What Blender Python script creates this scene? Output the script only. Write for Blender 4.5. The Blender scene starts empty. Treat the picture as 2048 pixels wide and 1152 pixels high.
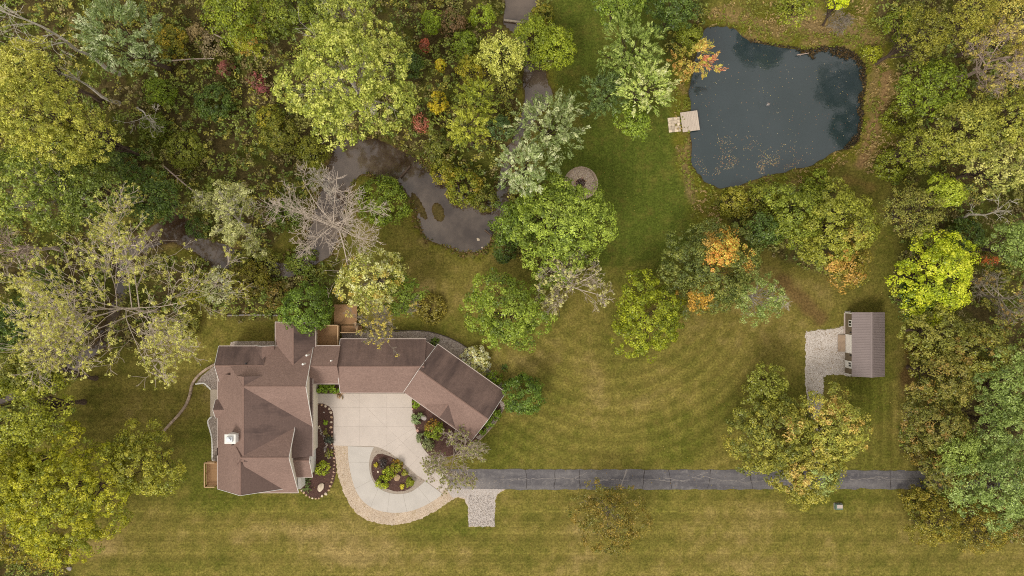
import bpy, bmesh, math, random
import numpy as np
from mathutils import Vector, Matrix
from mathutils.geometry import tessellate_polygon
sc = bpy.context.scene
COL = sc.collection
random.seed(7)
RNG = np.random.default_rng(11)
# ------------------------------------------------------------------ camera
H = 116.053            # flying height in metres
S = 0.085              # metres of ground per pixel of the 2048 px photograph
cd = bpy.data.cameras.new('camera'); cam = bpy.data.objects.new('camera', cd); COL.objects.link(cam)
cam.location = (0, 0, H); cam.rotation_euler = (0, 0, 0)
cd.sensor_width = 36; cd.lens = 24; cd.clip_end = 6000; cd.clip_start = 1
sc.camera = cam
# ------------------------------------------------------------------ sky, sun, exposure
SUN_EL, SUN_AZ = math.radians(48), math.radians(216)     # azimuth clockwise from +Y: the light comes from the lower left
w = bpy.data.worlds.new('World'); sc.world = w; w.use_nodes = True
nt = w.node_tree; nt.nodes.clear()
wo = nt.nodes.new('ShaderNodeOutputWorld'); bg = nt.nodes.new('ShaderNodeBackground')
sky = nt.nodes.new('ShaderNodeTexSky'); sky.sky_type = 'NISHITA'; sky.sun_disc = False
sky.sun_elevation = SUN_EL; sky.sun_rotation = SUN_AZ
tc = nt.nodes.new('ShaderNodeTexCoord'); mp = nt.nodes.new('ShaderNodeMapping'); mp.inputs['Scale'].default_value = (1, 1, 2.2)
nz = nt.nodes.new('ShaderNodeTexNoise'); nz.inputs['Scale'].default_value = 2.6; nz.inputs['Detail'].default_value = 7
cr = nt.nodes.new('ShaderNodeMapRange'); cr.inputs[1].default_value = 0.30; cr.inputs[2].default_value = 0.62
cr.inputs[3].default_value = 0.72; cr.inputs[4].default_value = 0.95
mx = nt.nodes.new('ShaderNodeMix'); mx.data_type = 'RGBA'
mx.inputs[7].default_value = (8.3, 7.9, 7.35, 1)          # the grey white cloud layer
nt.links.new(tc.outputs['Generated'], mp.inputs[0]); nt.links.new(mp.outputs[0], nz.inputs['Vector'])
nt.links.new(nz.outputs['Fac'], cr.inputs[0]); nt.links.new(cr.outputs[0], mx.inputs[0])
nt.links.new(sky.outputs[0], mx.inputs[6]); nt.links.new(mx.outputs[2], bg.inputs[0]); nt.links.new(bg.outputs[0], wo.inputs[0])
bg.inputs[1].default_value = 0.100
sd = bpy.data.lights.new('sun', 'SUN'); sd.energy = 1.7; sd.angle = math.radians(20); sd.color = (1, 0.95, 0.87)
sun = bpy.data.objects.new('sun', sd); COL.objects.link(sun)
sv = Vector((math.sin(SUN_AZ) * math.cos(SUN_EL), math.cos(SUN_AZ) * math.cos(SUN_EL), math.sin(SUN_EL)))
sun.rotation_euler = sv.to_track_quat('Z', 'Y').to_euler(); sun.location = sv * 300
vs = sc.view_settings; vs.view_transform = 'Standard'; vs.look = 'None'; vs.gamma = 1; vs.use_curve_mapping = False
vs.exposure = 0.30
sc.cycles.filter_width = 1.05; sc.cycles.use_denoising = False; sc.cycles.denoiser = 'OPENIMAGEDENOISE'
sc.cycles.max_bounces = 6; sc.cycles.diffuse_bounces = 3; sc.cycles.glossy_bounces = 2; sc.cycles.transmission_bounces = 3
sc.cycles.transparent_max_bounces = 4; sc.cycles.caustics_reflective = False; sc.cycles.caustics_refractive = False

# ------------------------------------------------------------------ helpers
def lin(c):
    c = np.asarray(c, float) / 255
    return np.where(c <= 0.04045, c / 12.92, ((c + 0.055) / 1.055) ** 2.4)
GAIN = 1.25
def A(r, g, b, k=1.0): return lin((r, g, b)) / GAIN * k       # colour seen on a level surface -> its own colour
def A4(r, g, b, k=1.0): return (*[float(v) for v in A(r, g, b, k)], 1)
def G(X, Y, z=0.0):                                           # a spot of the photograph at height z, in metres
    k = S * (H - z) / H
    return np.array(((X - 1024) * k, (576 - Y) * k, z))
def GL(pts, z=0.0): return [tuple(G(p[0], p[1], z)[:2]) for p in pts]
def nrm(v): return v / np.maximum(np.linalg.norm(v, axis=-1, keepdims=True), 1e-9)

def mesh_np(name, V, loops, totals, mat=None, tint=None, smooth=False):
    me = bpy.data.meshes.new(name)
    V = np.ascontiguousarray(V, np.float32).reshape(-1, 3); loops = np.ascontiguousarray(loops, np.int32).ravel()
    totals = np.ascontiguousarray(totals, np.int32)
    me.vertices.add(len(V)); me.vertices.foreach_set('co', V.ravel())
    me.loops.add(len(loops)); me.loops.foreach_set('vertex_index', loops)
    me.polygons.add(len(totals))
    st = np.zeros(len(totals), np.int32); st[1:] = np.cumsum(totals)[:-1]
    me.polygons.foreach_set('loop_start', st); me.polygons.foreach_set('loop_total', totals)
    if smooth: me.polygons.foreach_set('use_smooth', np.ones(len(totals), bool))
    me.update(calc_edges=True)
    if tint is not None:
        n = len(tint); dom = 'FACE' if n == len(totals) else 'POINT'
        a = me.attributes.new('tint', 'FLOAT_COLOR', dom)
        a.data.foreach_set('color', np.concatenate([tint, np.ones((n, 1))], 1).astype(np.float32).ravel())
    if mat: me.materials.append(mat)
    return me
def link(name, me, parent=None, loc=None):
    o = bpy.data.objects.new(name, me); COL.objects.link(o)
    if parent: o.parent = parent
    if loc is not None: o.location = loc
    return o
def tag(o, label=None, cat=None, group=None, kind=None):
    for k, v in (('label', label), ('category', cat), ('group', group), ('kind', kind)):
        if v: o[k] = v
    return o
def thing(name, label, cat, loc=(0, 0, 0), rz=0, group=None):
    o = bpy.data.objects.new(name, None); COL.objects.link(o); o.empty_display_size = 0.5
    o.location = loc; o.rotation_euler = (0, 0, rz)
    return tag(o, label, cat, group)
class MB:                                                      # collects boxes, prisms and planes for one mesh
    def __init__(s): s.v, s.f, s.uv = [], [], []
    def quad(s, *p, uv=None):
        n = len(s.v); s.v += [tuple(q) for q in p]; s.f.append(tuple(range(n, n + len(p)))); return s
    def box(s, c, d, rz=0.0, M=None):
        c = Vector(c); R = Matrix.Rotation(rz, 3, 'Z') if M is None else M; n = len(s.v)
        for sx, sy, sz in ((-1,-1,-1),(1,-1,-1),(1,1,-1),(-1,1,-1),(-1,-1,1),(1,-1,1),(1,1,1),(-1,1,1)):
            s.v.append(tuple(c + R @ Vector((sx*d[0]/2, sy*d[1]/2, sz*d[2]/2))))
        for q in ((0,3,2,1),(4,5,6,7),(0,1,5,4),(1,2,6,5),(2,3,7,6),(3,0,4,7)): s.f.append(tuple(n+i for i in q))
        return s
    def beam(s, a, b, wd, ht):
        a, b = Vector(a), Vector(b); t = b - a; L = t.length; t.normalize()
        up = Vector((0, 0, 1)) if abs(t.z) < 0.95 else Vector((0, 1, 0))
        y = up.cross(t).normalized(); z = t.cross(y)
        return s.box((a + b) / 2, (L, wd, ht), M=Matrix((t, y, z)).transposed())
    def prism(s, poly, z0, z1):                                # poly: list of xy
        if sum(poly[i][0]*poly[(i+1) % len(poly)][1] - poly[(i+1) % len(poly)][0]*poly[i][1] for i in range(len(poly))) < 0: poly = poly[::-1]
        n, k = len(s.v), len(poly)
        s.v += [(x, y, z0) for x, y in poly] + [(x, y, z1) for x, y in poly]
        if k > 20:
            for t in tessellate_polygon([[Vector((x, y, 0)) for x, y in poly]]):
                a, b, c = (poly[i] for i in t); up = (b[0]-a[0])*(c[1]-a[1])-(b[1]-a[1])*(c[0]-a[0]) > 0; s.f.append(tuple(n + k + i for i in (t if up else t[::-1])))
        else: s.f.append(tuple(n + k + i for i in range(k)))
        s.f.append(tuple(n + k - 1 - i for i in range(k)))
        for i in range(k): j = (i + 1) % k; s.f.append((n+i, n+j, n+k+j, n+k+i))
        return s
    def slab(s, pts, th):                                      # a planar polygon given thickness downwards
        P = [Vector(p) for p in pts]; nn = Vector((0, 0, 0))
        for i in range(len(P)): nn += (P[i] - P[0]).cross(P[(i + 1) % len(P)] - P[0])
        nn.normalize()
        if nn.z < 0: P.reverse(); nn = -nn
        n, k = len(s.v), len(P)
        s.v += [tuple(p) for p in P] + [tuple(p - nn * th) for p in P]
        s.f.append(tuple(n + i for i in range(k))); s.f.append(tuple(n + 2*k - 1 - i for i in range(k)))
        for i in range(k): j = (i + 1) % k; s.f.append((n+j, n+i, n+k+i, n+k+j))
        return s
    def lathe(s, prof, c=(0, 0, 0), n=16):
        b = len(s.v); K = len(prof)
        for r, z in prof:
            for i in range(n): a = 2*math.pi*i/n; s.v.append((c[0]+r*math.cos(a), c[1]+r*math.sin(a), c[2]+z))
        for k in range(K-1):
            for i in range(n): j = (i+1) % n; s.f.append((b+k*n+i, b+k*n+j, b+(k+1)*n+j, b+(k+1)*n+i))
        s.f.append(tuple(b+(K-1)*n+i for i in range(n))); s.f.append(tuple(b+n-1-i for i in range(n)))
        return s
    def build(s, name, mat, parent=None, loc=None, bevel=0, smooth=False):
        me = bpy.data.meshes.new(name); me.from_pydata(s.v, [], s.f); me.update()
        if bevel:
            bm = bmesh.new(); bm.from_mesh(me); bmesh.ops.bevel(bm, geom=bm.edges[:], offset=bevel, segments=1, affect='EDGES'); bm.to_mesh(me); bm.free()
        if smooth: me.polygons.foreach_set('use_smooth', [True]*len(me.polygons))
        me.materials.append(mat); return link(name, me, parent, loc)

def smooth_poly(pts, n=5, jit=0.0, seed=1, closed=True):        # Catmull-Rom through the points, then a little unevenness
    P = np.array(pts, float); N = len(P); out = []; r = np.random.default_rng(seed)
    for i in range(N if closed else N - 1):
        if closed: a, b, c, d = P[i-1], P[i], P[(i+1) % N], P[(i+2) % N]
        else: a, b, c, d = P[max(i-1, 0)], P[i], P[i+1], P[min(i+2, N-1)]
        for k in range(n):
            t = k / n
            out.append(0.5*((2*b) + (c-a)*t + (2*a-5*b+4*c-d)*t*t + (3*b-a-3*c+d)*t**3))
    if not closed: out.append(P[-1])
    out = np.array(out)
    if jit: out = out + r.normal(0, jit, out.shape)
    return [tuple(p) for p in out]
def inside(px, py, poly):
    poly = np.asarray(poly, float); c = np.zeros(px.shape, bool); j = len(poly) - 1
    for i in range(len(poly)):
        xi, yi = poly[i]; xj, yj = poly[j]
        if yi != yj:
            c ^= ((yi > py) != (yj > py)) & (px < (xj - xi) * (py - yi) / (yj - yi) + xi)
        j = i
    return c
def seg_dist(px, py, pts, closed=False, wid=None):              # distance to a polyline (minus its own half width)
    d = np.full(px.shape, 1e9); n = len(pts)
    for i in range(n if closed else n - 1):
        a, b = pts[i], pts[(i + 1) % n]; dx, dy = b[0]-a[0], b[1]-a[1]
        t = np.clip(((px-a[0])*dx + (py-a[1])*dy) / max(dx*dx+dy*dy, 1e-9), 0, 1)
        q = np.hypot(px-a[0]-t*dx, py-a[1]-t*dy)
        if wid is not None: q = q - (wid[i] + t*(wid[(i+1) % n]-wid[i]))
        d = np.minimum(d, q)
    return d
def sdist(px, py, poly):                                        # signed distance, negative inside
    d = seg_dist(px, py, poly, True); return np.where(inside(px, py, poly), -d, d)
_lat = {}
def vnoise(x, y, scale, seed):
    if seed not in _lat: _lat[seed] = np.random.default_rng(seed).random((256, 256))
    L = _lat[seed]; x = np.asarray(x)/scale + seed*17.3; y = np.asarray(y)/scale + seed*5.7
    xi, yi = np.floor(x).astype(int), np.floor(y).astype(int); fx, fy = x-xi, y-yi
    fx, fy = fx*fx*(3-2*fx), fy*fy*(3-2*fy); g = lambda i, j: L[i % 256, j % 256]
    return (g(xi,yi)*(1-fx)+g(xi+1,yi)*fx)*(1-fy) + (g(xi,yi+1)*(1-fx)+g(xi+1,yi+1)*fx)*fy
def fbm(x, y, scale, seed, o=4):
    s, a, t = 0, 1.0, 0
    for k in range(o): s = s + a*vnoise(x, y, scale/2**k, seed+k); t += a; a *= 0.55
    return s/t
def sst(a, b, x): t = np.clip((x-a)/(b-a), 0, 1); return t*t*(3-2*t)

# ------------------------------------------------------------------ materials
class NT:
    def __init__(s, name):
        s.m = bpy.data.materials.new(name); s.m.use_nodes = True; s.t = s.m.node_tree; s.t.nodes.clear()
        s.out = s.n('ShaderNodeOutputMaterial')
    def n(s, t, **kw):
        o = s.t.nodes.new(t)
        for k, v in kw.items(): setattr(o, k, v)
        return o
    def l(s, a, b): s.t.links.new(a, b)
    def val(s, sock, v):
        if hasattr(v, 'is_linked') or hasattr(v, 'links'): s.l(v, sock)
        else: sock.default_value = v
    def coord(s, kind='Object'): return s.n('ShaderNodeTexCoord').outputs[kind]
    def noise(s, vec, scale, detail=4, rough=0.6, sc3=None):
        if sc3:
            m = s.n('ShaderNodeMapping'); m.inputs['Scale'].default_value = sc3; s.l(vec, m.inputs[0]); vec = m.outputs[0]
        o = s.n('ShaderNodeTexNoise'); o.inputs['Scale'].default_value = scale; o.inputs['Detail'].default_value = detail
        o.inputs['Roughness'].default_value = rough; s.l(vec, o.inputs['Vector']); return o.outputs['Fac']
    def rng(s, v, a, b, c=0.0, d=1.0):
        o = s.n('ShaderNodeMapRange'); s.l(v, o.inputs[0])
        for i, x in enumerate((a, b, c, d)): o.inputs[i+1].default_value = x
        return o.outputs[0]
    def mix(s, f, a, b, mode='MIX'):
        o = s.n('ShaderNodeMix', data_type='RGBA', blend_type=mode); s.val(o.inputs[0], f); s.val(o.inputs[6], a); s.val(o.inputs[7], b); return o.outputs[2]
    def mul(s, c, v):                                           # colour times a value
        o = s.n('ShaderNodeVectorMath', operation='SCALE'); s.val(o.inputs[0], c); s.val(o.inputs['Scale'], v); return o.outputs[0]
    def math(s, op, a, b=0.0):
        o = s.n('ShaderNodeMath', operation=op); s.val(o.inputs[0], a); s.val(o.inputs[1], b); return o.outputs[0]
    def bump(s, h, st=0.5, d=0.05):
        o = s.n('ShaderNodeBump'); o.inputs['Strength'].default_value = st; o.inputs['Distance'].default_value = d; s.l(h, o.inputs['Height']); return o.outputs[0]
    def done(s, col, rough=0.9, normal=None, spec=0.3, **kw):
        p = s.n('ShaderNodeBsdfPrincipled'); s.val(p.inputs['Base Color'], col); s.val(p.inputs['Roughness'], rough)
        p.inputs['Specular IOR Level'].default_value = spec
        for k, v in kw.items(): p.inputs[k].default_value = v
        if normal: s.l(normal, p.inputs['Normal'])
        s.l(p.outputs[0], s.out.inputs[0]); return s.m
def attr(n, name='tint'): a = n.n('ShaderNodeAttribute'); a.attribute_name = name; return a.outputs['Color']
def m_plain(name, c, rough=0.7, var=0.15, scale=3, spec=0.3, sc3=None, bump=0.0, **kw):
    n = NT(name); v = n.coord(); f = n.rng(n.noise(v, scale, 5, sc3=sc3), 0.3, 0.7, 1-var, 1+var)
    nb = n.bump(n.noise(v, scale*6, 3), bump, 0.02) if bump else None
    return n.done(n.mul((*c[:3],), f), rough, nb, spec, **kw)
def m_leaf(name, trans=0.26, gloss=0.022):
    n = NT(name); c = attr(n); d = n.n('ShaderNodeBsdfDiffuse'); t = n.n('ShaderNodeBsdfTranslucent'); g = n.n('ShaderNodeBsdfGlossy')
    g.inputs['Roughness'].default_value = 0.38
    n.l(c, d.inputs[0]); n.l(n.mix(1.0, c, (1.0, 1.0, 0.55, 1), 'MULTIPLY'), t.inputs[0]); g.inputs[0].default_value = (1, 1, 1, 1)
    a = n.n('ShaderNodeMixShader'); a.inputs[0].default_value = trans; n.l(d.outputs[0], a.inputs[1]); n.l(t.outputs[0], a.inputs[2])
    b = n.n('ShaderNodeMixShader'); b.inputs[0].default_value = gloss; n.l(a.outputs[0], b.inputs[1]); n.l(g.outputs[0], b.inputs[2])
    n.l(b.outputs[0], n.out.inputs[0]); return n.m
M = {}
M['leaf'] = m_leaf('leaf'); M['dryleaf'] = m_leaf('dry_leaf', 0.15, 0.01); M['needle'] = m_leaf('fine_leaf', 0.2, 0.04)
M['bark'] = m_plain('bark_brown', lin((92, 76, 64)), 0.95, 0.35, 2.5, sc3=(3, 3, 0.6), bump=0.6)
M['bark_grey'] = m_plain('bark_grey', lin((150, 138, 122)), 0.95, 0.3, 2.0, bump=0.5)
M['bark_pale'] = m_plain('bark_pale', lin((196, 186, 172)), 0.9, 0.3, 1.2, bump=0.3)
M['bark_bleach'] = m_plain('bark_bleached_pale', lin((198, 182, 166)), 0.9, 0.3, 1.5, bump=0.3)
M['bark_pink'] = m_plain('bark_bleached', lin((182, 162, 148)), 0.9, 0.3, 1.5, bump=0.3)
M['cream'] = m_plain('cream_siding', lin((226, 216, 196)), 0.7, 0.06, 0.6, sc3=(1, 1, 8))
M['white'] = m_plain('white_trim', lin((232, 228, 220)), 0.5, 0.05, 2)
M['gutter'] = m_plain('pale_gutter', lin((188, 172, 162)), 0.5, 0.08, 1)
M['glass'] = NT('dark_glass').done((0.02, 0.025, 0.03, 1), 0.08, None, 0.6)
M['black'] = m_plain('black_metal', (0.02, 0.02, 0.02), 0.5)
M['steel'] = m_plain('pale_metal', lin((205, 208, 212)), 0.4, 0.05, 2, Metallic=0.3)
M['shedwall'] = m_plain('taupe_siding', lin((118, 104, 84)), 0.7, 0.06, 1, sc3=(1, 8, 1))
M['wood'] = m_plain('stained_deck_wood', lin((160, 124, 88)), 0.8, 0.30, 2.0, sc3=(0.7, 6, 3), bump=0.3)
M['rail'] = m_plain('pale_deck_rail', lin((196, 164, 126)), 0.75, 0.15, 2.0, bump=0.2)
M['dock'] = m_plain('weathered_grey_wood', lin((196, 180, 164)), 0.85, 0.16, 1.4, sc3=(6, 0.8, 3), bump=0.3)
M['ramp'] = m_plain('weathered_ramp_wood', lin((160, 138, 116)), 0.85, 0.15, 1.4, bump=0.3)
M['joint'] = m_plain('joint_filler', A(176, 162, 146), 0.95, 0.1, 2)
def m_concrete(name, c):
    n = NT(name); v = n.coord(); a = n.noise(v, 0.35, 5, 0.65); b = n.noise(v, 9, 3)
    f = n.math('MULTIPLY', n.rng(a, 0.25, 0.75, 0.90, 1.08), n.rng(b, 0.3, 0.7, 0.96, 1.04))
    st = n.rng(n.noise(v, 1.7, 6, 0.7), 0.62, 0.75, 0.0, 0.22)
    return n.done(n.mix(st, n.mul(c, f), A4(160, 148, 130)), 0.9, n.bump(b, 0.2, 0.01), 0.2)
M['conc'] = m_concrete('old_concrete', A(215, 202, 190)); M['conc2'] = m_concrete('new_concrete', A(208, 200, 190))
M['walk'] = m_concrete('walk_concrete', A(216, 200, 180))
def m_gravel(name, cols, scale=7.0, weed=None):
    n = NT(name); v = n.coord(); vo = n.n('ShaderNodeTexVoronoi'); vo.inputs['Scale'].default_value = scale; n.l(v, vo.inputs['Vector'])
    sep = n.n('ShaderNodeSeparateColor'); n.l(vo.outputs['Color'], sep.inputs[0])
    r = n.n('ShaderNodeValToRGB'); n.l(sep.outputs[0], r.inputs[0]); r.color_ramp.interpolation = 'CONSTANT'
    while len(r.color_ramp.elements) < len(cols): r.color_ramp.elements.new(0.5)
    for i, c in enumerate(cols): r.color_ramp.elements[i].position = i/len(cols); r.color_ramp.elements[i].color = c
    c = r.outputs[0]; big = n.noise(v, 0.45, 5, 0.65)
    c = n.mul(c, n.rng(big, 0.3, 0.7, 0.86, 1.1))
    if weed: c = n.mix(n.rng(n.noise(v, 0.8, 6, 0.7), 0.56, 0.68, 0, 0.75), c, weed)
    return n.done(c, 0.95, n.bump(vo.outputs['Distance'], 0.25, 0.02), 0.15)
M['gravel_tan'] = m_gravel('tan_gravel', [A4(214, 192, 166), A4(200, 178, 154), A4(222, 204, 182), A4(190, 168, 144)], 13, A4(178, 156, 122))
M['gravel_grey'] = m_gravel('pale_gravel', [A4(206, 194, 184), A4(188, 176, 166), A4(222, 212, 204), A4(190, 180, 172)], 13)
M['gravel_white'] = m_gravel('white_gravel', [A4(216, 204, 192), A4(198, 186, 174), A4(232, 222, 212), A4(204, 190, 176)], 12, A4(160, 138, 110))
M['gravel_bed'] = m_gravel('bed_gravel', [A4(188, 172, 160), A4(164, 148, 136), A4(204, 190, 178), A4(156, 142, 132)], 12)
def m_mulch():
    n = NT('brown_mulch'); v = n.coord(); a = n.noise(v, 5, 6, 0.75); b = n.noise(v, 0.7, 4)
    c = n.mix(n.rng(a, 0.3, 0.7), A4(66, 48, 44), A4(116, 88, 78)); c = n.mul(c, n.rng(b, 0.3, 0.7, 0.85, 1.15))
    return n.done(c, 1.0, n.bump(a, 0.9, 0.05), 0.1)
M['mulch'] = m_mulch()
def m_shingle(name, stain_shade, floor=0.0):
    n = NT(name); uv = n.n('ShaderNodeUVMap').outputs[0]; v = n.coord()
    br = n.n('ShaderNodeTexBrick'); n.l(uv, br.inputs['Vector']); br.inputs['Scale'].default_value = 1.0
    br.inputs['Brick Width'].default_value = 0.5; br.inputs['Row Height'].default_value = 0.21; br.inputs['Mortar Size'].default_value = 0.016
    br.inputs['Color1'].default_value = A4(160, 133, 121); br.inputs['Color2'].default_value = A4(143, 118, 107); br.inputs['Mortar'].default_value = A4(128, 105, 95)
    c = n.mix(0.55, br.outputs['Color'], A4(151, 125, 114)); big = n.noise(v, 0.16, 5, 0.6)
    c = n.mul(c, n.rng(big, 0.3, 0.7, 0.90, 1.09)); c = n.mul(c, n.rng(n.noise(v, 4, 4, 0.75), 0.34, 0.66, 0.84, 1.16))
    if stain_shade:                                                  # algae runs that grew down the slope, and shade painted on east slopes
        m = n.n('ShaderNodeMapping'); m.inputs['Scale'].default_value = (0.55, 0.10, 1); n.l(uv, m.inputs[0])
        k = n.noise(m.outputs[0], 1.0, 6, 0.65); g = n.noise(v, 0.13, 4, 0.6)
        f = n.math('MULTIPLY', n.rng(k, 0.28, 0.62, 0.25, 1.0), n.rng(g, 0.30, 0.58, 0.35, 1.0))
        c = n.mix(n.math('MAXIMUM', n.math('MULTIPLY', f, stain_shade), floor), c, A4(82, 69, 66))
    return n.done(c, 0.95, n.bump(br.outputs['Fac'], -0.5, 0.03), 0.15)
M['shingle'] = m_shingle('brown_shingle', 0); M['shingle_st'] = m_shingle('algae_and_shade_shingle', 0.9); M['shingle_st2'] = m_shingle('lightly_stained_shingle', 0.8, 0.3); M['shingle_shade'] = m_shingle('shade_painted_shingle', 0.95, 0.55)  # the last one has the shade of east-facing slopes painted into its colour
M['ridgecap'] = m_plain('ridge_cap_shingle', A(150, 122, 110), 0.95, 0.12, 3)
M['shedroof'] = m_plain('ribbed_metal_roof', lin((132, 118, 114)), 0.5, 0.06, 0.8, spec=0.4)
def m_stone(name, c, v=0.25):
    n = NT(name); co = n.coord(); oi = n.n('ShaderNodeObjectInfo').outputs['Random']
    c2 = n.mul(c, n.rng(oi, 0, 1, 0.72, 1.22)); c2 = n.mix(n.rng(n.noise(co, 6, 5, 0.7), 0.45, 0.7, 0, 0.5), c2, tuple(x*0.55 for x in c)+(1,))
    return n.done(n.mul(c2, n.rng(n.noise(co, 2.5, 4), 0.3, 0.7, 1-v, 1+v)), 0.9, n.bump(n.noise(co, 9, 4), 0.5, 0.03), 0.2)
M['stone_tan'] = m_stone('tan_fieldstone', lin((200, 170, 136))); M['stone_pale'] = m_stone('pale_limestone', lin((214, 196, 172)))
M['stone_pink'] = m_stone('pink_fieldstone', lin((184, 150, 134))); M['stone_grey'] = m_stone('grey_fieldstone', lin((160, 150, 144)))
M['block'] = m_stone('wall_block', lin((178, 156, 136))); M['dark_stone'] = m_stone('sooty_stone', lin((96, 84, 78)))
def m_asphalt():
    n = NT('old_asphalt'); v = n.coord(); a = n.noise(v, 0.25, 5, 0.6, (0.35, 2.2, 1)); b = n.noise(v, 5, 4, 0.75); d = n.noise(v, 1.1, 6, 0.7)
    c = n.mix(n.rng(a, 0.32, 0.68), A4(86, 83, 87), A4(128, 123, 122)); c = n.mul(c, n.rng(b, 0.3, 0.7, 0.8, 1.2))
    c = n.mix(n.rng(d, 0.50, 0.70, 0, 0.7), c, A4(146, 140, 136))
    # sand and dust carried on from the gravel turnaround
    sx = n.n('ShaderNodeSeparateXYZ'); n.l(v, sx.inputs[0])
    du = n.math('MULTIPLY', n.rng(sx.outputs[0], -2, -9.5, 0, 1), n.rng(sx.outputs[1], -32.0, -33.9, 0.15, 1))
    c = n.mix(n.math('MULTIPLY', du, n.rng(d, 0.3, 0.62, 0.35, 1)), c, A4(178, 168, 160))
    return n.done(c, 0.9, n.bump(b, 0.4, 0.02), 0.25)
M['asphalt'] = m_asphalt()
M['crack'] = m_plain('sand_filled_crack', A(150, 142, 136), 0.95, 0.2, 2)
M['crackd'] = m_plain('open_crack', A(70, 64, 62), 0.95, 0.2, 2)
def m_water(name, deep, shallow, ior, bsc, bst, mud):
    n = NT(name); v = n.coord(); a = n.noise(v, mud[0], 5, 0.6)
    c = n.mix(n.rng(a, 0.38, 0.62), deep, shallow)
    w1 = n.noise(v, bsc, 3, 0.5, (1.0, 1.6, 1)); w2 = n.noise(v, bsc*4, 2)
    h = n.math('ADD', w1, n.math('MULTIPLY', w2, 0.25))
    return n.done(c, 0.04, n.bump(h, bst, 0.05), 0.5, IOR=ior)
M['pond'] = m_water('pond_water', A4(46, 60, 62), A4(56, 68, 71), 1.66, 1.6, 0.22, (0.08,))
M['creek'] = m_water('muddy_creek_water', A4(62, 46, 34), A4(112, 96, 82), 1.66, 1.0, 0.08, (0.16,))
# ------------------------------------------------------------------ the lie of the land (pixel outlines of the photograph)
POND = smooth_poly([(1416,57),(1436,54),(1461,56),(1481,69),(1500,83),(1529,89),(1577,99),(1616,102),(1654,99),(1689,101),(1715,117),(1727,142),
 (1726,175),(1722,210),(1723,242),(1715,277),(1699,292),(1660,306),(1625,327),(1583,338),(1551,346),(1519,354),(1487,364),(1458,372),(1429,370),
 (1404,351),(1387,329),(1386,287),(1384,236),(1383,184),(1386,152),(1392,126),(1403,78)], 3, 1.6, 5)
CREEK = np.array([(1040,-200,30),(1040,-60,30),(1040,0,30),(1036,36,26),(1042,66,8),(1056,115,7),(1068,150,20),(1078,190,24),(1050,245,6),(1015,320,5),(1004,385,13),(990,430,24),
 (950,458,36),(905,430,44),(868,390,40),(840,372,30),(805,340,32),(745,312,30),(700,310,30),(672,365,26),(657,440,30),(640,490,26),(575,540,11),(500,530,13),
 (435,510,21),(395,485,14),(350,455,25),(290,480,13),(245,510,14),(240,590,6),(200,690,5),(100,760,18),(-100,810,18),(-300,850,20)], float)
POOL = smooth_poly([(845,372),(882,392),(905,412),(935,416),(962,432),(984,455),(980,478),(962,500),(938,503),(905,494),(880,484),(852,466),(838,440),(830,405)], 3, 1.0, 6)
def creek_d(X, Y):
    d = seg_dist(X, Y, CREEK[:, :2], False, CREEK[:, 2]); d = np.minimum(d, sdist(X, Y, POOL))
    return d + (fbm(X, Y, 26, 31, 3) - 0.5) * 13
def island_d(X, Y):
    a = np.hypot((X-876)/11.5, ((Y-424)-(X-876)*0.35)/16) - 1; b = np.hypot((X-(838+(Y-412)*0.5))/7, (Y-412)/22) - 1
    return np.minimum(a*12, b*7)
W_POLYS = [
 [(-90,-90),(1012,-90),(1012,60),(1035,150),(1040,235),(1005,310),(1010,395),(990,425),(930,405),(890,360),(820,310),(700,285),(640,330),(600,430),(540,500),(470,500),(385,470),(330,430),(-90,470)],
 [(380,520),(470,520),(560,560),(640,520),(680,520),(690,570),(668,622),(560,634),(440,632),(395,610),(330,690),(190,700),(120,720),(110,860),(60,900),(-90,900),(-90,440),(300,450),(330,520)],
 [(-90,1060),(70,1050),(120,1085),(140,1130),(150,1240),(-90,1240)],
 [(1740,-90),(2140,-90),(2140,1085),(1950,1085),(1835,1062),(1805,1010),(1835,965),(1800,900),(1820,780),(1825,660),(1790,600),(1800,480),(1770,400),(1785,310),(1800,210),(1795,110),(1750,40)],
 [(1000,385),(1080,380),(1180,440),(1200,540),(1080,560),(1000,500)],
 [(1020,-60),(1085,-60),(1090,60),(1120,110),(1060,150),(1030,120)],
 [(1440,400),(1540,370),(1640,370),(1720,420),(1740,520),(1660,560),(1560,520),(1480,470)],
 [(1320,-60),(1410,-60),(1405,70),(1385,120),(1330,110)]]
def wood_d(X, Y):
    d = np.full(X.shape, 1e9)
    for p in W_POLYS: d = np.minimum(d, sdist(X, Y, p))
    return d + (fbm(X, Y, 60, 41, 3) - 0.5) * 40
def ground_fields(x, y):
    X, Y = x/S + 1024, 576 - y/S
    return X, Y, sdist(X, Y, POND), creek_d(X, Y), island_d(X, Y), wood_d(X, Y)
def ground_h(x, y, f=None):
    X, Y, dp, dc, di, dw = f or ground_fields(x, y)
    z = -1.6*sst(6, -26, dp) - 0.25*sst(14, 0, dp)
    zc = -0.25*sst(22, 4, dc) - 1.0*sst(6, -10, dc)
    zc = np.where(di < 6, np.maximum(zc, -0.24 - 0.05*np.clip(di, 0, 6)), zc)
    z = np.minimum(z, zc)
    far = np.hypot(np.maximum(np.abs(x)-110, 0), np.maximum(np.abs(y)-75, 0))
    return z + 0.35*sst(10, -30, dw)*sst(26, 60, np.abs(Y-958))*sst(20, 40, dc)*sst(20, 40, dp)*(fbm(x, y, 9, 51, 3)-0.3) + 0.02*np.minimum(far, 600)*(fbm(x, y, 200, 61, 3)-0.45)
def axis(half, step, far):
    a = list(np.arange(-half, half+1e-6, step)); e = []; v = half; s = step
    while v < far: s *= 1.55; v += s; e.append(v)
    return np.array([-q for q in e[::-1]] + a + e)
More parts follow.
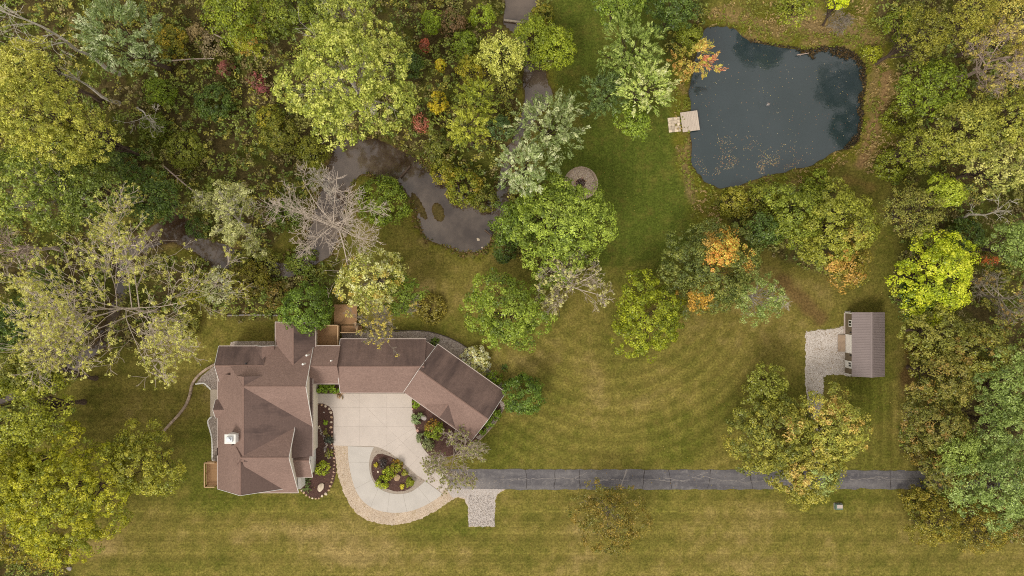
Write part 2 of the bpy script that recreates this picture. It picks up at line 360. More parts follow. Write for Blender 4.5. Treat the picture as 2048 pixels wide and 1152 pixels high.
gx, gy = axis(97, 0.53, 2600), axis(57, 0.53, 2600)
XX, YY = np.meshgrid(gx, gy); F = ground_fields(XX, YY); ZZ = ground_h(XX, YY, F)
def paint(x, y, F):
    X, Y, dp, dc, di, dw = F
    def box(x0, x1, y0, y1, s=60): return sst(x0-s, x0+s, X)*sst(x1+s, x1-s, X)*sst(y0-s, y0+s, Y)*sst(y1+s, y1-s, Y)
    n1, n2, n3, n4 = fbm(X, Y, 150, 71, 4), fbm(X, Y, 42, 72, 4), fbm(X, Y, 12, 73, 3), fbm(X*0.25, Y, 30, 74, 4)
    tan = 0.34 + 0.15*box(-100, 2200, 1000, 1300, 40) - 0.04*box(1010, 1460, 700, 935, 70) - 0.30*box(1080, 1400, -100, 560, 40)
    tan = tan - 0.06*box(1690, 1830, 640, 940, 30) + 0.05*box(150, 430, 690, 860, 40) + 0.12*box(1380, 1620, 560, 760, 50)
    wob = (n2-0.5)*14
    global MOW
    st_b = box(-200, 2300, 985, 1300, 12) + box(150, 420, 690, 880, 30)
    rr = np.hypot(X-1225, Y-540); st_m = box(985, 1500, 640, 930, 40)*sst(110, 170, rr)
    st_r = box(1690, 1830, 760, 935, 12) + box(1090, 1380, -60, 520, 20)*0.35
    MOW = np.stack([st_b, st_m, st_r], -1)
    tan = tan + (n1-0.5)*0.55 + (n2-0.5)*0.5 + (n3-0.5)*0.6 + (n4-0.5)*0.35*box(-200, 2300, 980, 1300, 30)
    for (cx, cy, rx, ry, a) in ((1190,745,22,60,.45),(720,1110,90,26,.4),(930,1100,30,40,.25),(1300,800,120,30,.3),(1570,690,90,40,.25),(1320,760,90,30,.2),(210,1095,40,16,.5),
                               (560,1060,80,30,.2),(1590,1010,170,30,.15),(860,600,110,50,.3),(430,800,20,60,.2),(1080,720,50,30,.35),(1240,860,60,30,.25),(1800,800,18,160,.3),(1500,560,70,50,.3),(620,1060,70,16,.3),(1650,585,70,40,.25)):
        tan = tan + a*np.exp(-((X-cx)/rx)**2-((Y-cy)/ry)**2)
    for (cx, cy, rx, ry, a) in ((900,1060,80,30,.4),(470,1010,110,26,.4),(400,880,30,90,.3),(1740,785,60,40,.4),(1660,1000,80,16,.4),(1560,760,40,60,.25),(820,650,90,18,.35),(1180,400,30,60,.3),
                               (1190,870,60,20,.2),(980,900,60,40,.3),(350,1130,130,14,.35),(950,1030,40,30,.3)):
        tan = tan - a*np.exp(-((X-cx)/rx)**2-((Y-cy)/ry)**2)
    t = np.clip(tan, 0, 1)[..., None]
    up = (box(1080, 1420, -100, 540, 40)*0.75)[..., None]
    g0 = A(102, 104, 40)*(1-up) + A(88, 102, 38)*up; g1 = A(130, 119, 58)*(1-up)+A(110, 104, 48)*up; g2 = A(154, 134, 82)
    c = np.where(t < 0.55, g0 + (g1-g0)*(t/0.55), g1 + (g2-g1)*((t-0.55)/0.45))
    c = c*(1 + 0.30*(n3-0.5) + 0.12*(n2-0.5))[..., None]
    # rough grass round the pond and along the banks
    nb = fbm(X, Y, 34, 81, 4); rough = np.maximum(sst(44, 26, dp + (nb-0.5)*30), box(1400, 1770, 15, 110, 12))
    rough = np.maximum(rough, box(1728, 1790, 60, 330, 16)); rough = np.maximum(rough, 0.9*box(1380, 1560, 360, 450, 20)); rough = np.maximum(rough, sst(26, 10, dc)*0.8)
    rc = A(112, 110, 38)*(1-sst(.48, .66, nb))[..., None] + A(142, 122, 74)*sst(.48, .66, nb)[..., None]
    c = c + (rc-c)*rough[..., None]
    for pts, wd, colr in (([(1772,150),(1768,200),(1752,245),(1735,300),(1722,330)], 17, A(158, 124, 88)), ([(1590,40),(1650,60),(1720,60)], 22, A(150, 126, 88)), ([(1690,355),(1740,372)], 18, A(140, 118, 64)),
                          ([(1840,650),(1815,720),(1822,850)], 14, A(112, 84, 54)), ([(1430,25),(1500,40),(1560,70)], 14, A(152, 128, 84)),([(1640,640),(1560,560)],22,A(118,92,58)),([(1370,330),(1385,400)],10,A(140,118,80))):
        k = sst(wd, wd*0.3, seg_dist(X, Y, pts) + (nb-0.5)*26)*0.8; c = c + (colr-c)*k[..., None]
    wd = sst(6, -12, dw); soil = A(98, 86, 54)*(0.7+0.6*n3)[..., None] + (A(96, 98, 42)-A(98, 86, 54))*sst(.45, .65, n2)[..., None]
    c = c + (soil-c)*wd[..., None]
    bank = sst(10, 1, dc); c = c + (A(92, 72, 50)*(0.75+.5*n3)[..., None]-c)*bank[..., None]
    isl = sst(3, 0, di)*(dc < 4); c = c + (A(98, 86, 50)-c)*isl[..., None]
    pb = sst(7, 0, dp); c = c + (A(66, 50, 42)-c)*pb[..., None]
    return np.clip(c, 0.004, 0.6)
C = paint(XX, YY, F); ny, nx = XX.shape
idx = np.arange(ny*nx).reshape(ny, nx)
quads = np.stack([idx[:-1, :-1], idx[:-1, 1:], idx[1:, 1:], idx[1:, :-1]], -1).reshape(-1, 4)
def m_ground():
    n = NT('lawn_and_soil'); v = n.coord(); c = attr(n); a = n.noise(v, 1.6, 6, 0.75); b = n.noise(v, 3.2, 4, 0.8); d = n.noise(v, 0.5, 5, 0.7)
    sx = n.n('ShaderNodeSeparateXYZ'); n.l(v, sx.inputs[0]); x, y = sx.outputs[0], sx.outputs[1]; mk = n.n('ShaderNodeSeparateColor'); n.l(attr(n, 'mow'), mk.inputs[0])
    wob = n.math('MULTIPLY', n.math('SUBTRACT', n.noise(v, .09, 3), .5), 2.2); wob = n.math('ADD', wob, n.math('MULTIPLY', n.math('SUBTRACT', d, .5), .5))
    def swath(t, period, mask, amt, line):                      # passes of the mower: broad bands and a thin pale overlap line
        s_ = n.math('SINE', n.math('MULTIPLY', t, 2*math.pi/period)); s2 = n.math('SINE', n.math('MULTIPLY', t, 4*math.pi/period))
        k = n.math('ADD', n.math('MULTIPLY', s_, amt), n.math('MULTIPLY', n.math('POWER', n.math('MAXIMUM', s2, 0.0), 5.0), line)); return n.math('MULTIPLY', k, mask)
    dx, dy = n.math('SUBTRACT', x, 17.1), n.math('SUBTRACT', y, 3.06); rr = n.math('SQRT', n.math('ADD', n.math('MULTIPLY', dx, dx), n.math('MULTIPLY', dy, dy)))
    tot = n.math('ADD', swath(n.math('ADD', y, n.math('MULTIPLY', wob, .25)), 3.5, mk.outputs[0], .08, .16), n.math('ADD', swath(n.math('ADD', rr, n.math('MULTIPLY', wob, .6)), 2.3, mk.outputs[1], .11, .10), swath(n.math('ADD', x, n.math('MULTIPLY', wob, .3)), 1.75, mk.outputs[2], .12, .10)))
    c = n.mul(c, n.math('ADD', 1.0, n.math('MULTIPLY', tot, n.rng(a, .35, .65, .5, 1.5))))
    c = n.mul(c, n.rng(a, 0.38, 0.62, 0.82, 1.18)); c = n.mul(c, n.rng(b, 0.38, 0.62, 0.76, 1.24))
    c = n.mix(n.rng(d, 0.52, 0.72, 0, 0.3), c, A4(140, 116, 64)); c = n.mix(n.rng(d, 0.46, 0.28, 0, 0.25), c, A4(66, 74, 26))
    return n.done(c, 1.0, n.bump(n.math('ADD', b, a), 0.6, 0.06), 0.05)
gme = mesh_np('ground', np.stack([XX, YY, ZZ], -1), quads, np.full(len(quads), 4), m_ground(), C.reshape(-1, 3), True)
ma = gme.attributes.new('mow', 'FLOAT_COLOR', 'POINT'); ma.data.foreach_set('color', np.concatenate([MOW.reshape(-1, 3), np.ones((MOW.shape[0]*MOW.shape[1], 1))], 1).astype(np.float32).ravel())
tag(link('ground', gme), kind='structure')
# water: sheets cut to the pond and to the creek's course
def water_sheet(name, test, x0, x1, y0, y1, step, z, mat):
    xs, ys = np.arange(x0, x1, step), np.arange(y0, y1, step); X, Y = np.meshgrid(xs, ys); xw, yw = (X-1024)*S, (576-Y)*S
    ok = test(X, Y); k = ok[:-1, :-1] | ok[1:, :-1] | ok[:-1, 1:] | ok[1:, 1:]
    i = np.arange(X.size).reshape(X.shape); q = np.stack([i[1:, :-1], i[1:, 1:], i[:-1, 1:], i[:-1, :-1]], -1)[k]
    u, inv = np.unique(q, return_inverse=True)
    V = np.stack([xw.ravel()[u], yw.ravel()[u], np.full(len(u), z)], -1)
    return tag(link(name, mesh_np(name, V, inv, np.full(len(q), 4), mat)), kind='structure')
water_sheet('pond_water', lambda X, Y: sdist(X, Y, POND) < 8, 1360, 1750, 30, 395, 8, -0.32, M['pond'])
water_sheet('creek_water', lambda X, Y: creek_d(X, Y) < 12, -300, 1110, -200, 880, 8, -0.36, M['creek'])

# ------------------------------------------------------------------ foliage and wood
def rand_dirs(n, rng): return nrm(rng.normal(size=(n, 3)))
def leaf_mesh(name, P, N, L, W, col, mat, axis=None, rng=RNG):
    n = len(P); r = rand_dirs(n, rng) if axis is None else axis
    U = nrm(r - N*np.sum(r*N, -1, keepdims=True)); Vv = np.cross(N, U)
    L = L[:, None]; W = W[:, None]
    V = np.stack([P - U*L*.5, P + Vv*W*.5 + U*L*.08 - N*W*.14, P + U*L*.5, P - Vv*W*.5 + U*L*.08 - N*W*.14], 1)
    return mesh_np(name, V, np.arange(4*n), np.full(n, 4), mat, col)
STY = {  # clump radius, leaf length, leaf width, leaves per clump, cover, axis along shoots
 'maple': (0.74, .305, .22, 47, 1.12, 0), 'dense': (0.62, .28, .20, 40, 1.15, 0), 'fine': (0.70, .27, .16, 38, 1.1, 0), 'open': (0.66, .32, .22, 29, 1.0, 0),
 'shoot': (0.78, .43, .14, 39, 1.35, 1), 'locust': (0.66, .31, .16, 37, 1.3, 0), 'shrub': (0.42, .24, .17, 26, 1.5, 0), 'thin': (0.60, .28, .19, 20, 0.62, 0), 'weed': (0.68, .37, .25, 17, 1, 0), 'tuft': (0.40, .26, .08, 26, 1.5, 1)}
def pick(pal, n, rng, k):
    wts = np.array([p[0] for p in pal], float); cs = np.array([lin(p[1]) for p in pal])*k
    cs = cs*np.array((1.0, 1.0, .86)); cs[:, 0] += .34*np.maximum(cs[:, 1]-cs[:, 0], 0); return cs[rng.choice(len(pal), n, p=wts/wts.sum())]
LEAFK = 1.84
def crown_leaves(centers, outs, style, pal, rng, tints=None, scale=1.0, k=LEAFK):
    cr_, L, W, n, _, ax = STY[style]; m = len(centers); cr_ = cr_*scale
    rc = cr_*rng.uniform(.5, 1.5, m); idx = np.repeat(np.arange(m), n); T = len(idx)
    d = rand_dirs(T, rng); o = outs[idx]
    if ax:
        t = rng.random(T)**0.8; P = centers[idx] + o*(t*1.9-0.7)[:, None]*rc[idx][:, None] + d*(0.42*(1.15-t*.7))[:, None]*rc[idx][:, None]
        axis = nrm(o + 0.55*d); N = nrm(rng.normal(size=(T, 3))*.6 + np.array((0, 0, .8)) + .4*d)
    else:
        dd = nrm(d + 0.55*o + np.array((0, 0, .25))); P = centers[idx] + dd*(rng.random(T)**(.2 if style in ('maple', 'dense') else .38))[:, None]*rc[idx][:, None]*np.array((1, 1, .8))
        N = nrm(.85*dd + .3*o + np.array((0, 0, .25)) + (.42 if style in ('maple', 'dense') else .62)*rng.normal(size=(T, 3))); axis = None
    if tints is None: tints = pick(pal, m, rng, k)
    col = tints[idx]*(rng.uniform(.5, 1.6, (T, 1))); mixc = pick(pal, T, rng, k); f = rng.random((T, 1))*.35
    col = np.clip(col*(1-f) + mixc*f, .004, .85)
    sz = rng.uniform(.75, 1.3, T)*min(1.0, .55+.45*scale)
    return P, N, L*sz, W*sz, col, axis
def tubes(name, groups, mat, parent, sides=5):
    Vs, Fs, off = [], [], 0
    for P, R in groups:
        P = np.asarray(P, float); R = np.asarray(R, float)
        if P.ndim == 2: P, R = P[None], R[None]
        m, k, _ = P.shape; s = sides if np.median(R) > .05 else 3
        T = nrm(np.gradient(P, axis=1)); ref = np.where(np.abs(T[:, :1, 2:3]) > .8, np.array((1., 0, 0)), np.array((0., 0, 1.)))
        U = nrm(np.cross(T, np.broadcast_to(ref, T.shape))); Vv = np.cross(T, U)
        a = np.arange(s)*2*np.pi/s
        ring = P[:, :, None] + R[:, :, None, None]*(np.cos(a)[:, None]*U[:, :, None] + np.sin(a)[:, None]*Vv[:, :, None])
        Vs.append(ring.reshape(-1, 3)); i = np.arange(m*k*s).reshape(m, k, s) + off; j = np.roll(i, -1, 2)
        Fs.append(np.stack([i[:, :-1], j[:, :-1], j[:, 1:], i[:, 1:]], -1).reshape(-1, 4)); off += m*k*s
    F = np.concatenate(Fs); return link(name, mesh_np(name, np.concatenate(Vs), F, np.full(len(F), 4), mat, None, True), parent)
def spawn(P, R, n, rng, ang=(25, 55), ratio=(.4, .7), fr=(.3, 1), K=5, up=0.0, wig=.12, thin=.6, flat=0.0):
    m, k, _ = P.shape; idx = np.repeat(np.arange(m), n); q = len(idx)
    f = rng.uniform(*fr, q)*(k-1); i0 = np.minimum(f.astype(int), k-2); t = (f-i0)[:, None]
    st = P[idx, i0]*(1-t) + P[idx, i0+1]*t; r0 = (R[idx, i0]*(1-t[:, 0]) + R[idx, i0+1]*t[:, 0])*thin
    T = nrm(P[idx, i0+1]-P[idx, i0]); side = rand_dirs(q, rng); side[:, 2] *= (1-flat); side = nrm(side - T*np.sum(side*T, -1, keepdims=True))
    an = np.radians(rng.uniform(*ang, q))[:, None]; D = nrm(T*np.cos(an) + side*np.sin(an) + np.array((0, 0, up)))
    Ln = np.linalg.norm(np.diff(P, axis=1), axis=-1).sum(1)[idx]*rng.uniform(*ratio, q)*(1.15-.5*f/(k-1))
    out = np.zeros((q, K, 3)); out[:, 0] = st; d = D
    for j in range(1, K):
        d = nrm(d + rng.normal(size=(q, 3))*wig + np.array((0, 0, up*.35))); out[:, j] = out[:, j-1] + d*(Ln/(K-1))[:, None]
    rad = np.maximum(r0[:, None]*np.linspace(1, .32, K)[None], .024)
    return out, rad
def trunk_line(base, top, r0, r1, k=6, wig=.12, rng=RNG):
    t = np.linspace(0, 1, k)[:, None]; P = np.asarray(base)*(1-t) + np.asarray(top)*t
    P[1:-1] += rng.normal(size=(k-2, 3))*wig*np.array((1, 1, .3)); R = np.linspace(r0, r1, k); R[0] *= 1.35
    return P, R
TREES = {}
def tree(kind, label, X, Y, r, h, style, pal, base=None, cat='tree', group=None, vr=.85, lobes=8, bark='bark', seed=None, spots=(), bare=0.0, limbs=True, scale=1.0, squash=(1, 1, 0), cover=1.0):
    """a leafy tree: crown seen at pixel (X, Y) with radius r px, height h metres"""
    seed = seed if seed is not None else int(X*7+Y*13) % 99991; rng = np.random.default_rng(seed)
    R = r*S*(H-h*.7)/H; rz = min(R*vr, h*.48); zc = h - rz
    c = G(X, Y, zc); R = r*1.07*S*(H-zc)/H
    b = c.copy(); b[2] = 0
    if base is not None: b[:2] = G(*base)[:2]
    b[2] = float(ground_h(np.array([b[0]]), np.array([b[1]]))[0]) - .05
    th = thing(kind, label, cat, tuple(b), 0, group); o = c - b
    cs, co_, sn = squash if squash != (1, 1, 0) else (1, 1, 0) if vr >= .9 else (rng.uniform(.92, 1.1), rng.uniform(.88, 1.02), rng.uniform(0, 180))
    scale = scale*rng.uniform(.84, 1.12)
    def sq(v):
        a = math.radians(sn); ca, sa = math.cos(a), math.sin(a); x = v[..., 0]*ca + v[..., 1]*sa; y = -v[..., 0]*sa + v[..., 1]*ca
        x, y = x*cs, y*co_; return np.stack([x*ca-y*sa, x*sa+y*ca, v[..., 2]], -1)
    # crown lobes
    lc = [(0, 0, rz*.28)]; lr = [R*.58]
    for i in range(lobes):
        a = 2*math.pi*(i+rng.uniform(-.3, .3))/lobes; d = R*rng.uniform(.44, .70); q = R*rng.uniform(.26, .46)
        lc.append((d*math.cos(a), d*math.sin(a), rz*rng.uniform(-.35, .15))); lr.append(q)
    for i in range(lobes//2+2):
        a = 2*math.pi*(i+rng.uniform(-.3, .3))/(lobes//2+2); d = R*rng.uniform(.2, .42); lc.append((d*math.cos(a), d*math.sin(a), rz*rng.uniform(.2, .5))); lr.append(R*rng.uniform(.27, .39))
    lc, lr = np.array(lc), np.array(lr); fz = rz/R
    cr_, L, W, nl, cov, ax = STY[style]; cr_ = cr_*scale; P, O = [], []
    for i in range(len(lr)):
        m = int(cov*cover*2*math.pi*lr[i]**2*.9/(math.pi*cr_**2)) + 3; d = rand_dirs(m*2, rng); d = d[d[:, 2] > -.12][:m]
        P.append(lc[i] + d*lr[i]*np.array((1, 1, max(fz, .7)))*rng.uniform(.8, 1.1, (len(d), 1))); O.append(d)
    P, O = np.concatenate(P), np.concatenate(O); keep = np.ones(len(P), bool)
    for i in range(len(lr)): keep &= np.linalg.norm((P-lc[i])/np.array((1, 1, max(fz, .7))), axis=1) > lr[i]*.74
    gap = vnoise(P[:, 0]+99, P[:, 1]+99, max(R*.25, 1), seed % 60 + 100) + .4*sst(.75, .25, np.hypot(P[:, 0], P[:, 1])/R)
    keep &= gap > (.14 if cov > 1.11 else .24); P, O = P[keep], O[keep]
    if bare: kk = rng.random(len(P)) > bare; P, O = P[kk], O[kk]
    tn = pick(pal, len(P), rng, LEAFK)*(.86+.28*vnoise(P[:, 0], P[:, 1]+P[:, 2], 2.4, seed % 60 + 170))[:, None]
    W3 = sq(P) + c; xpix = W3[:, 0]/(S*(H-W3[:, 2])/H)+1024; ypix = 576-W3[:, 1]/(S*(H-W3[:, 2])/H)
    for (sx, sy, sr, colr, pr) in spots:                        # boughs that have turned colour
        f = (np.hypot(xpix-sx, ypix-sy)+rng.normal(0, sr*.22, len(P)) < sr) & (rng.random(len(P)) < pr)
        tn[f] = lin(colr)*LEAFK*rng.uniform(.75, 1.2, (f.sum(), 1))
    a = crown_leaves(sq(P)+o, nrm(O+np.array((0, 0, .15))), style, pal, rng, tn, scale)
    link('crown', leaf_mesh('crown', *a[:5], M['leaf'], a[5], rng), th)
    r0 = max(.07, min(.021*h, .055*R+.05)); top = o*np.array((1, 1, 0)) + np.array((0, 0, zc+rz*.25))
    fork = np.array((0, 0, max(h*.16, .3))) + o*np.array((1, 1, 0))*.2
    tp = trunk_line((0, 0, 0), fork*.6+top*.4, r0, r0*.6, 6, r0*.5, rng); tubes('trunk', [tp], M[bark], th, 8)
    if limbs:
        gs = []; big = []
        for i in range(1, len(lr)):
            s0 = tp[0][2+i % 4]; e = sq(lc[i]) + o; mid = (s0+e)/2 + rng.normal(size=3)*R*.06 - np.array((0, 0, R*.05))
            t = np.linspace(0, 1, 6)[:, None]; B = s0*(1-t)**2 + 2*mid*t*(1-t) + e*t*t
            big.append(B); gs.append((B, np.linspace(r0*.45, r0*.16, 6)))
        B = np.array(big); Rr = np.tile(np.linspace(r0*.45, r0*.16, 6), (len(B), 1))
        p2 = spawn(B if cov < 1.11 else B[::2], Rr if cov < 1.11 else Rr[::2], 4, rng, (20, 50), (.3, .55), (.35, 1), 3, .12); gs.append(p2)
        if cov < 1.11 or bark == 'bark_pale': gs.append(spawn(*p2, 3, rng, (20, 50), (.35, .6), (.3, 1), 3, .1))
        tubes('branches', gs, M[bark], th, 3)
    return th
def bare_tree(kind, label, X, Y, r, h, base=None, bark='bark_grey', n=(9, 6, 5, 3), spread=(35, 75), forkz=.4, leaves=None, seed=None, style='thin', lf=.5, lev_len=None, cat='tree', up=.12, flat=.3, group=None, r0=None, lk=1.0):
    seed = seed if seed is not None else int(X*5+Y*11) % 99991; rng = np.random.default_rng(seed)
    zc = h*.72; c = G(X, Y, zc); R = r*S*(H-zc)/H; b = c.copy()
    if base is not None: b[:2] = G(*base)[:2]
    b[2] = float(ground_h(np.array([b[0]]), np.array([b[1]]))[0]) - .05
    th = thing(kind, label, cat, tuple(b), 0, group); o = c-b; o2 = o*np.array((1, 1, 0))
    r0 = r0 or max(.10, .017*h+.012*R); top = o2*1.0 + np.array((0, 0, h*.9))
    tp = trunk_line((0, 0, 0), top, r0, r0*.22, 8, r0*.6, rng); tubes('trunk', [tp], M[bark], th, 8)
    L = lev_len or (R/h*.95, R/h*1.25)
    l1 = spawn(tp[0][None], tp[1][None], n[0], rng, spread, L, (forkz, .97), 6, up, .10, .62, flat); gs = [l1]; last = l1
    for i, q in enumerate(n[1:]):
        last = spawn(*last, q, rng, (22, 58), (.35, .62) if i == 0 else (.35, .7), (.22, 1), 5 if i == 0 else 4, up*.5, .16, .6, flat*.5); gs.append(last)
    tubes('branches', gs, M[bark], th, 5)
    if leaves:
        E = last[0][:, -1]; k = rng.random(len(E)) < lf; E = E[k]; outs = nrm(last[0][:, -1]-last[0][:, 0])[k]
        a = crown_leaves(E, outs, style, leaves, rng, None, lk); link('crown', leaf_mesh('crown', *a[:5], M['leaf'], a[5], rng), th)
    return th
def shrub(kind, label, X, Y, r, h, pal, style='shrub', cat='shrub', group=None, z=0.0, flat=1.0, seed=None, stems=True, spots=(), ry=None, cover=1.0, scale=1.0):
    seed = seed if seed is not None else int(X*3+Y*17) % 99991; rng = np.random.default_rng(seed)
    c = G(X, Y, h*.5); R = r*S*(H-h*.5)/H; Ry = (ry or r)*S*(H-h*.5)/H; gz = float(ground_h(np.array([c[0]]), np.array([c[1]]))[0]) + z
    th = thing(kind, label, cat, (c[0], c[1], gz), 0, group); cr_ = min(STY[style][0]*scale, R*.55); sc_ = cr_/STY[style][0]
    m = int(STY[style][4]*cover*2*math.pi*R*Ry/(math.pi*cr_**2)) + 6; d = rand_dirs(m*2, rng); d = d[d[:, 2] > -.15][:m]
    lump = .8 + .32*vnoise(d[:, 0]*3+7, d[:, 1]*3+d[:, 2]+7, .8, seed % 50 + 230)
    P = d*np.array((R*.86, Ry*.86, h*.62))*lump[:, None]*rng.uniform(.86, 1.04, (len(d), 1)) + np.array((0, 0, h*.36))
    tn = pick(pal, len(P), rng, LEAFK)*(.85+.3*vnoise(P[:, 0], P[:, 1], 1.1, seed % 50+290))[:, None]
    for (dx, dy, sr, colr, pr) in spots:
        f = (np.hypot(P[:, 0]/R-dx, P[:, 1]/R-dy) < sr) & (rng.random(len(P)) < pr); tn[f] = lin(colr)*LEAFK
    a = crown_leaves(P, d, style, pal, rng, tn, sc_); link('foliage', leaf_mesh('foliage', *a[:5], M['leaf'], a[5], rng), th)
    if stems:
        e = d[:7]*np.array((R*.6, Ry*.6, h*.5)) + np.array((0, 0, h*.35)); t = np.linspace(0, 1, 4)[None, :, None]
        tubes('stem', [(e[:, None]*t*np.array((1, 1, 1)), np.tile(np.linspace(.03+.01*R, .012, 4), (len(e), 1)))], M['bark'], th, 4)
    return th
def scatter_stuff(name, X, Y, hgt, style, tints, rng, scale=1.0, mat='leaf', lift=0.0, parent=None):
    x, y = (X-1024)*S, (576-Y)*S; z = ground_h(x, y) + lift
    P = np.stack([x, y, z+hgt], -1); O = nrm(np.stack([rng.normal(0, .5, len(x)), rng.normal(0, .5, len(x)), np.ones(len(x))], -1))
    a = crown_leaves(P, O, style, [(1, (90, 90, 40))], rng, tints, scale); 
    return tag(link(name, leaf_mesh(name, *a[:5], M[mat], a[5], rng), parent), kind='stuff')
# ------------------------------------------------------------------ paved and gravelled ground
def area(p): return sum(p[i][0]*p[(i+1) % len(p)][1]-p[(i+1) % len(p)][0]*p[i][1] for i in range(len(p)))/2
def inset_poly(p, g):
    if area(p) < 0: p = p[::-1]
    out = []; n = len(p)
    for i in range(n):
        a, b, c = np.array(p[i-1]), np.array(p[i]), np.array(p[(i+1) % n]); e1, e2 = nrm(b-a), nrm(c-b)
        n1, n2 = np.array((-e1[1], e1[0])), np.array((-e2[1], e2[0])); m = n1+n2; m = m/max(np.dot(m, n1), .4); out.append(tuple(b+m*g))
    return out
def sheet(name, poly_px, z0, z1, mat, parent=None, kind='structure', smooth=0, jit=0.0, seed=1, z=0.0):
    p = smooth_poly(poly_px, smooth, jit, seed) if smooth else poly_px
    o = MB().prism(GL(p, z), z0, z1).build(name, mat, parent); return tag(o, kind=kind) if not parent else o
def densify(pts, step):
    out = []
    for i in range(len(pts)):
        a, b = np.array(pts[i], float), np.array(pts[(i+1) % len(pts)], float); n = max(1, int(np.linalg.norm(b-a)/step))
        out += [tuple(a+(b-a)*k/n) for k in range(n)]
    return out
def rough_edge(pts, amp, seed, step=3):
    r = np.random.default_rng(seed); p = np.array(densify(pts, step)); return [tuple(q) for q in p + r.normal(0, amp, p.shape)]
def slabs(parent, poly_px, cuts, z0, z1, gap, mat):
    bm = bmesh.new(); f = bm.faces.new([bm.verts.new((x, y, 0)) for x, y in GL(poly_px)])
    for (a, b) in cuts:
        pa, pb = Vector(G(*a)), Vector(G(*b)); d = pb-pa; nn = Vector((-d.y, d.x, 0)).normalized()
        bmesh.ops.bisect_plane(bm, geom=bm.verts[:]+bm.edges[:]+bm.faces[:], plane_co=pa, plane_no=nn)
    for i, f in enumerate(bm.faces):
        p = [(v.co.x, v.co.y) for v in f.verts]
        if abs(area(p)) < .15: continue
        MB().prism(inset_poly(p, gap), z0, z1 + .004*(i % 3)).build('slab', mat, parent)
    bm.free()
gravel_drive = rough_edge([(664,888),(672,926),(677,956),(686,981),(698,1009),(713,1027),(736,1040.5),(761,1048),(784,1050.6),(811.5,1047),(841.7,1036.8),(872,1021.7),(902,1001.5),
 (916,995),(929,999),(935,1012),(937,1053),(989,1053.5),(990.5,1000),(995,988),(1006,981),(1020,978),(1000,960),(890,955),(850,955),(740,890)], .8, 3)
sheet('gravel_drive', gravel_drive, -.2, .012, M['gravel_tan'])
sheet('gravel_turnaround', rough_edge([(893,978),(905,994),(917,994),(930,998),(936,1012),(937.5,1052.5),(988.5,1052.8),(990,1000),(995,987),(1005,980.5),(1010,974),(950,970)], .8, 4), -.2, .022, M['gravel_grey'])
rge = np.random.default_rng(9); asp = [(893,939)] + [(940+k*10, 938+.0033*k*10+math.sin(k*1.3)*.5+rge.normal(0, .55)) for k in range(130)] + [(2260,946),(2260,977)] + [(2230-k*10, 977.5+math.sin(k*1.7)*.7+.003*k*5+rge.normal(0, .6)) for k in range(124)] + [(893,977)]
drive = sheet('asphalt_driveway', asp, -.2, .034, M['asphalt'])
def ribbon(name, lines, w0, z, mat, parent, rng=RNG):
    V, Fq = [], []
    for pts in lines:
        P = np.array(GL(pts)); d = nrm(np.gradient(P, axis=0)); nn = np.stack([-d[:, 1], d[:, 0]], -1); wd = w0*rng.uniform(.5, 1.4, (len(P), 1)); b = len(V)
        for q in np.stack([P+nn*wd, P-nn*wd], 1).reshape(-1, 2): V.append((q[0], q[1], z))
        Fq += [(b+2*i, b+2*i+1, b+2*i+3, b+2*i+2) for i in range(len(P)-1)]
    me = bpy.data.meshes.new(name); me.from_pydata(V, [], Fq); me.materials.append(mat); return link(name, me, parent)
rg = np.random.default_rng(21); cl, ck = [], []
def wander(x0, y0, x1, y1, st, amp):
    n = max(3, int(math.hypot(x1-x0, y1-y0)/st)); t = np.linspace(0, 1, n); o = np.cumsum(rg.normal(0, amp, n)); o -= t*o[-1]
    L = math.hypot(x1-x0, y1-y0); nx_, ny_ = -(y1-y0)/L, (x1-x0)/L; return [(x0+(x1-x0)*a+nx_*b, y0+(y1-y0)*a+ny_*b) for a, b in zip(t, o)]
for a, b, y in ((1000,1060,958),(1062,1130,957),(1128,1180,957),(1175,1255,960),(1262,1380,959),(1384,1440,957),(1440,1545,960),(1700,1830,959)): cl.append(wander(a, y, b, y+rg.uniform(-3, 3), 4, 1.0))
for x in (1052,1110,1160,1290,1337,1420,1500,1780): ck.append(wander(x, 939, x+rg.uniform(-6, 6), 977, 4, .7))
for x in (1020,1140,1200,1330,1390,1468,1530,1740): cl.append(wander(x, 958+rg.uniform(-6, 6), x+rg.uniform(20, 45), 958+rg.uniform(-14, 14), 4, 1.0))
ribbon('crack_filling', cl, .04, .040, M['crack'], drive); ribbon('open_crack', ck, .05, .0385, M['crackd'], drive)
ribbon('patched_joint', [[(1254,938.5),(1250,950),(1245,962),(1240,976)]], .17, .042, M['crack'], drive)
court_p = [(633,787),(824,787),(824,815),(828,843),(834,866),(844,891),(856,908),(877,926),(897,940),(897,972),(884,985),(850.5,960.5),(835,951),(819,937),(801,921),(781,906),(761,896),(748.5,892.5),(667,891),(667.5,835),(666,823),(659,813),(646.6,807),(632.7,806)]
court_poly = [(633,787),(824,787)] + smooth_poly(court_p[2:9], 3, closed=False) + [(897,972),(884,985)] + smooth_poly(court_p[11:18], 3, closed=False) + court_p[18:]
bed = sheet('driveway_base', inset_poly([(634,788),(823,788),(834,868),(876,927),(896,941),(896,974),(850,1005),(790,1023),(742,1011),(712,975),(698,925),(697,893),(668,890),(668,830),(634,806)], 0), -.2, .035, M['joint'])
court = thing('concrete_court', 'broad pale concrete parking court in front of the long brown garage', 'driveway', tuple(G(745,840)))
court.name = 'concrete_court'
def reparent(root, fn):
    pre = set(COL.objects); fn()
    for o in COL.objects:
        if o not in pre and o.parent is None: o.parent = root; o.matrix_parent_inverse = Matrix.Translation(root.location).inverted()
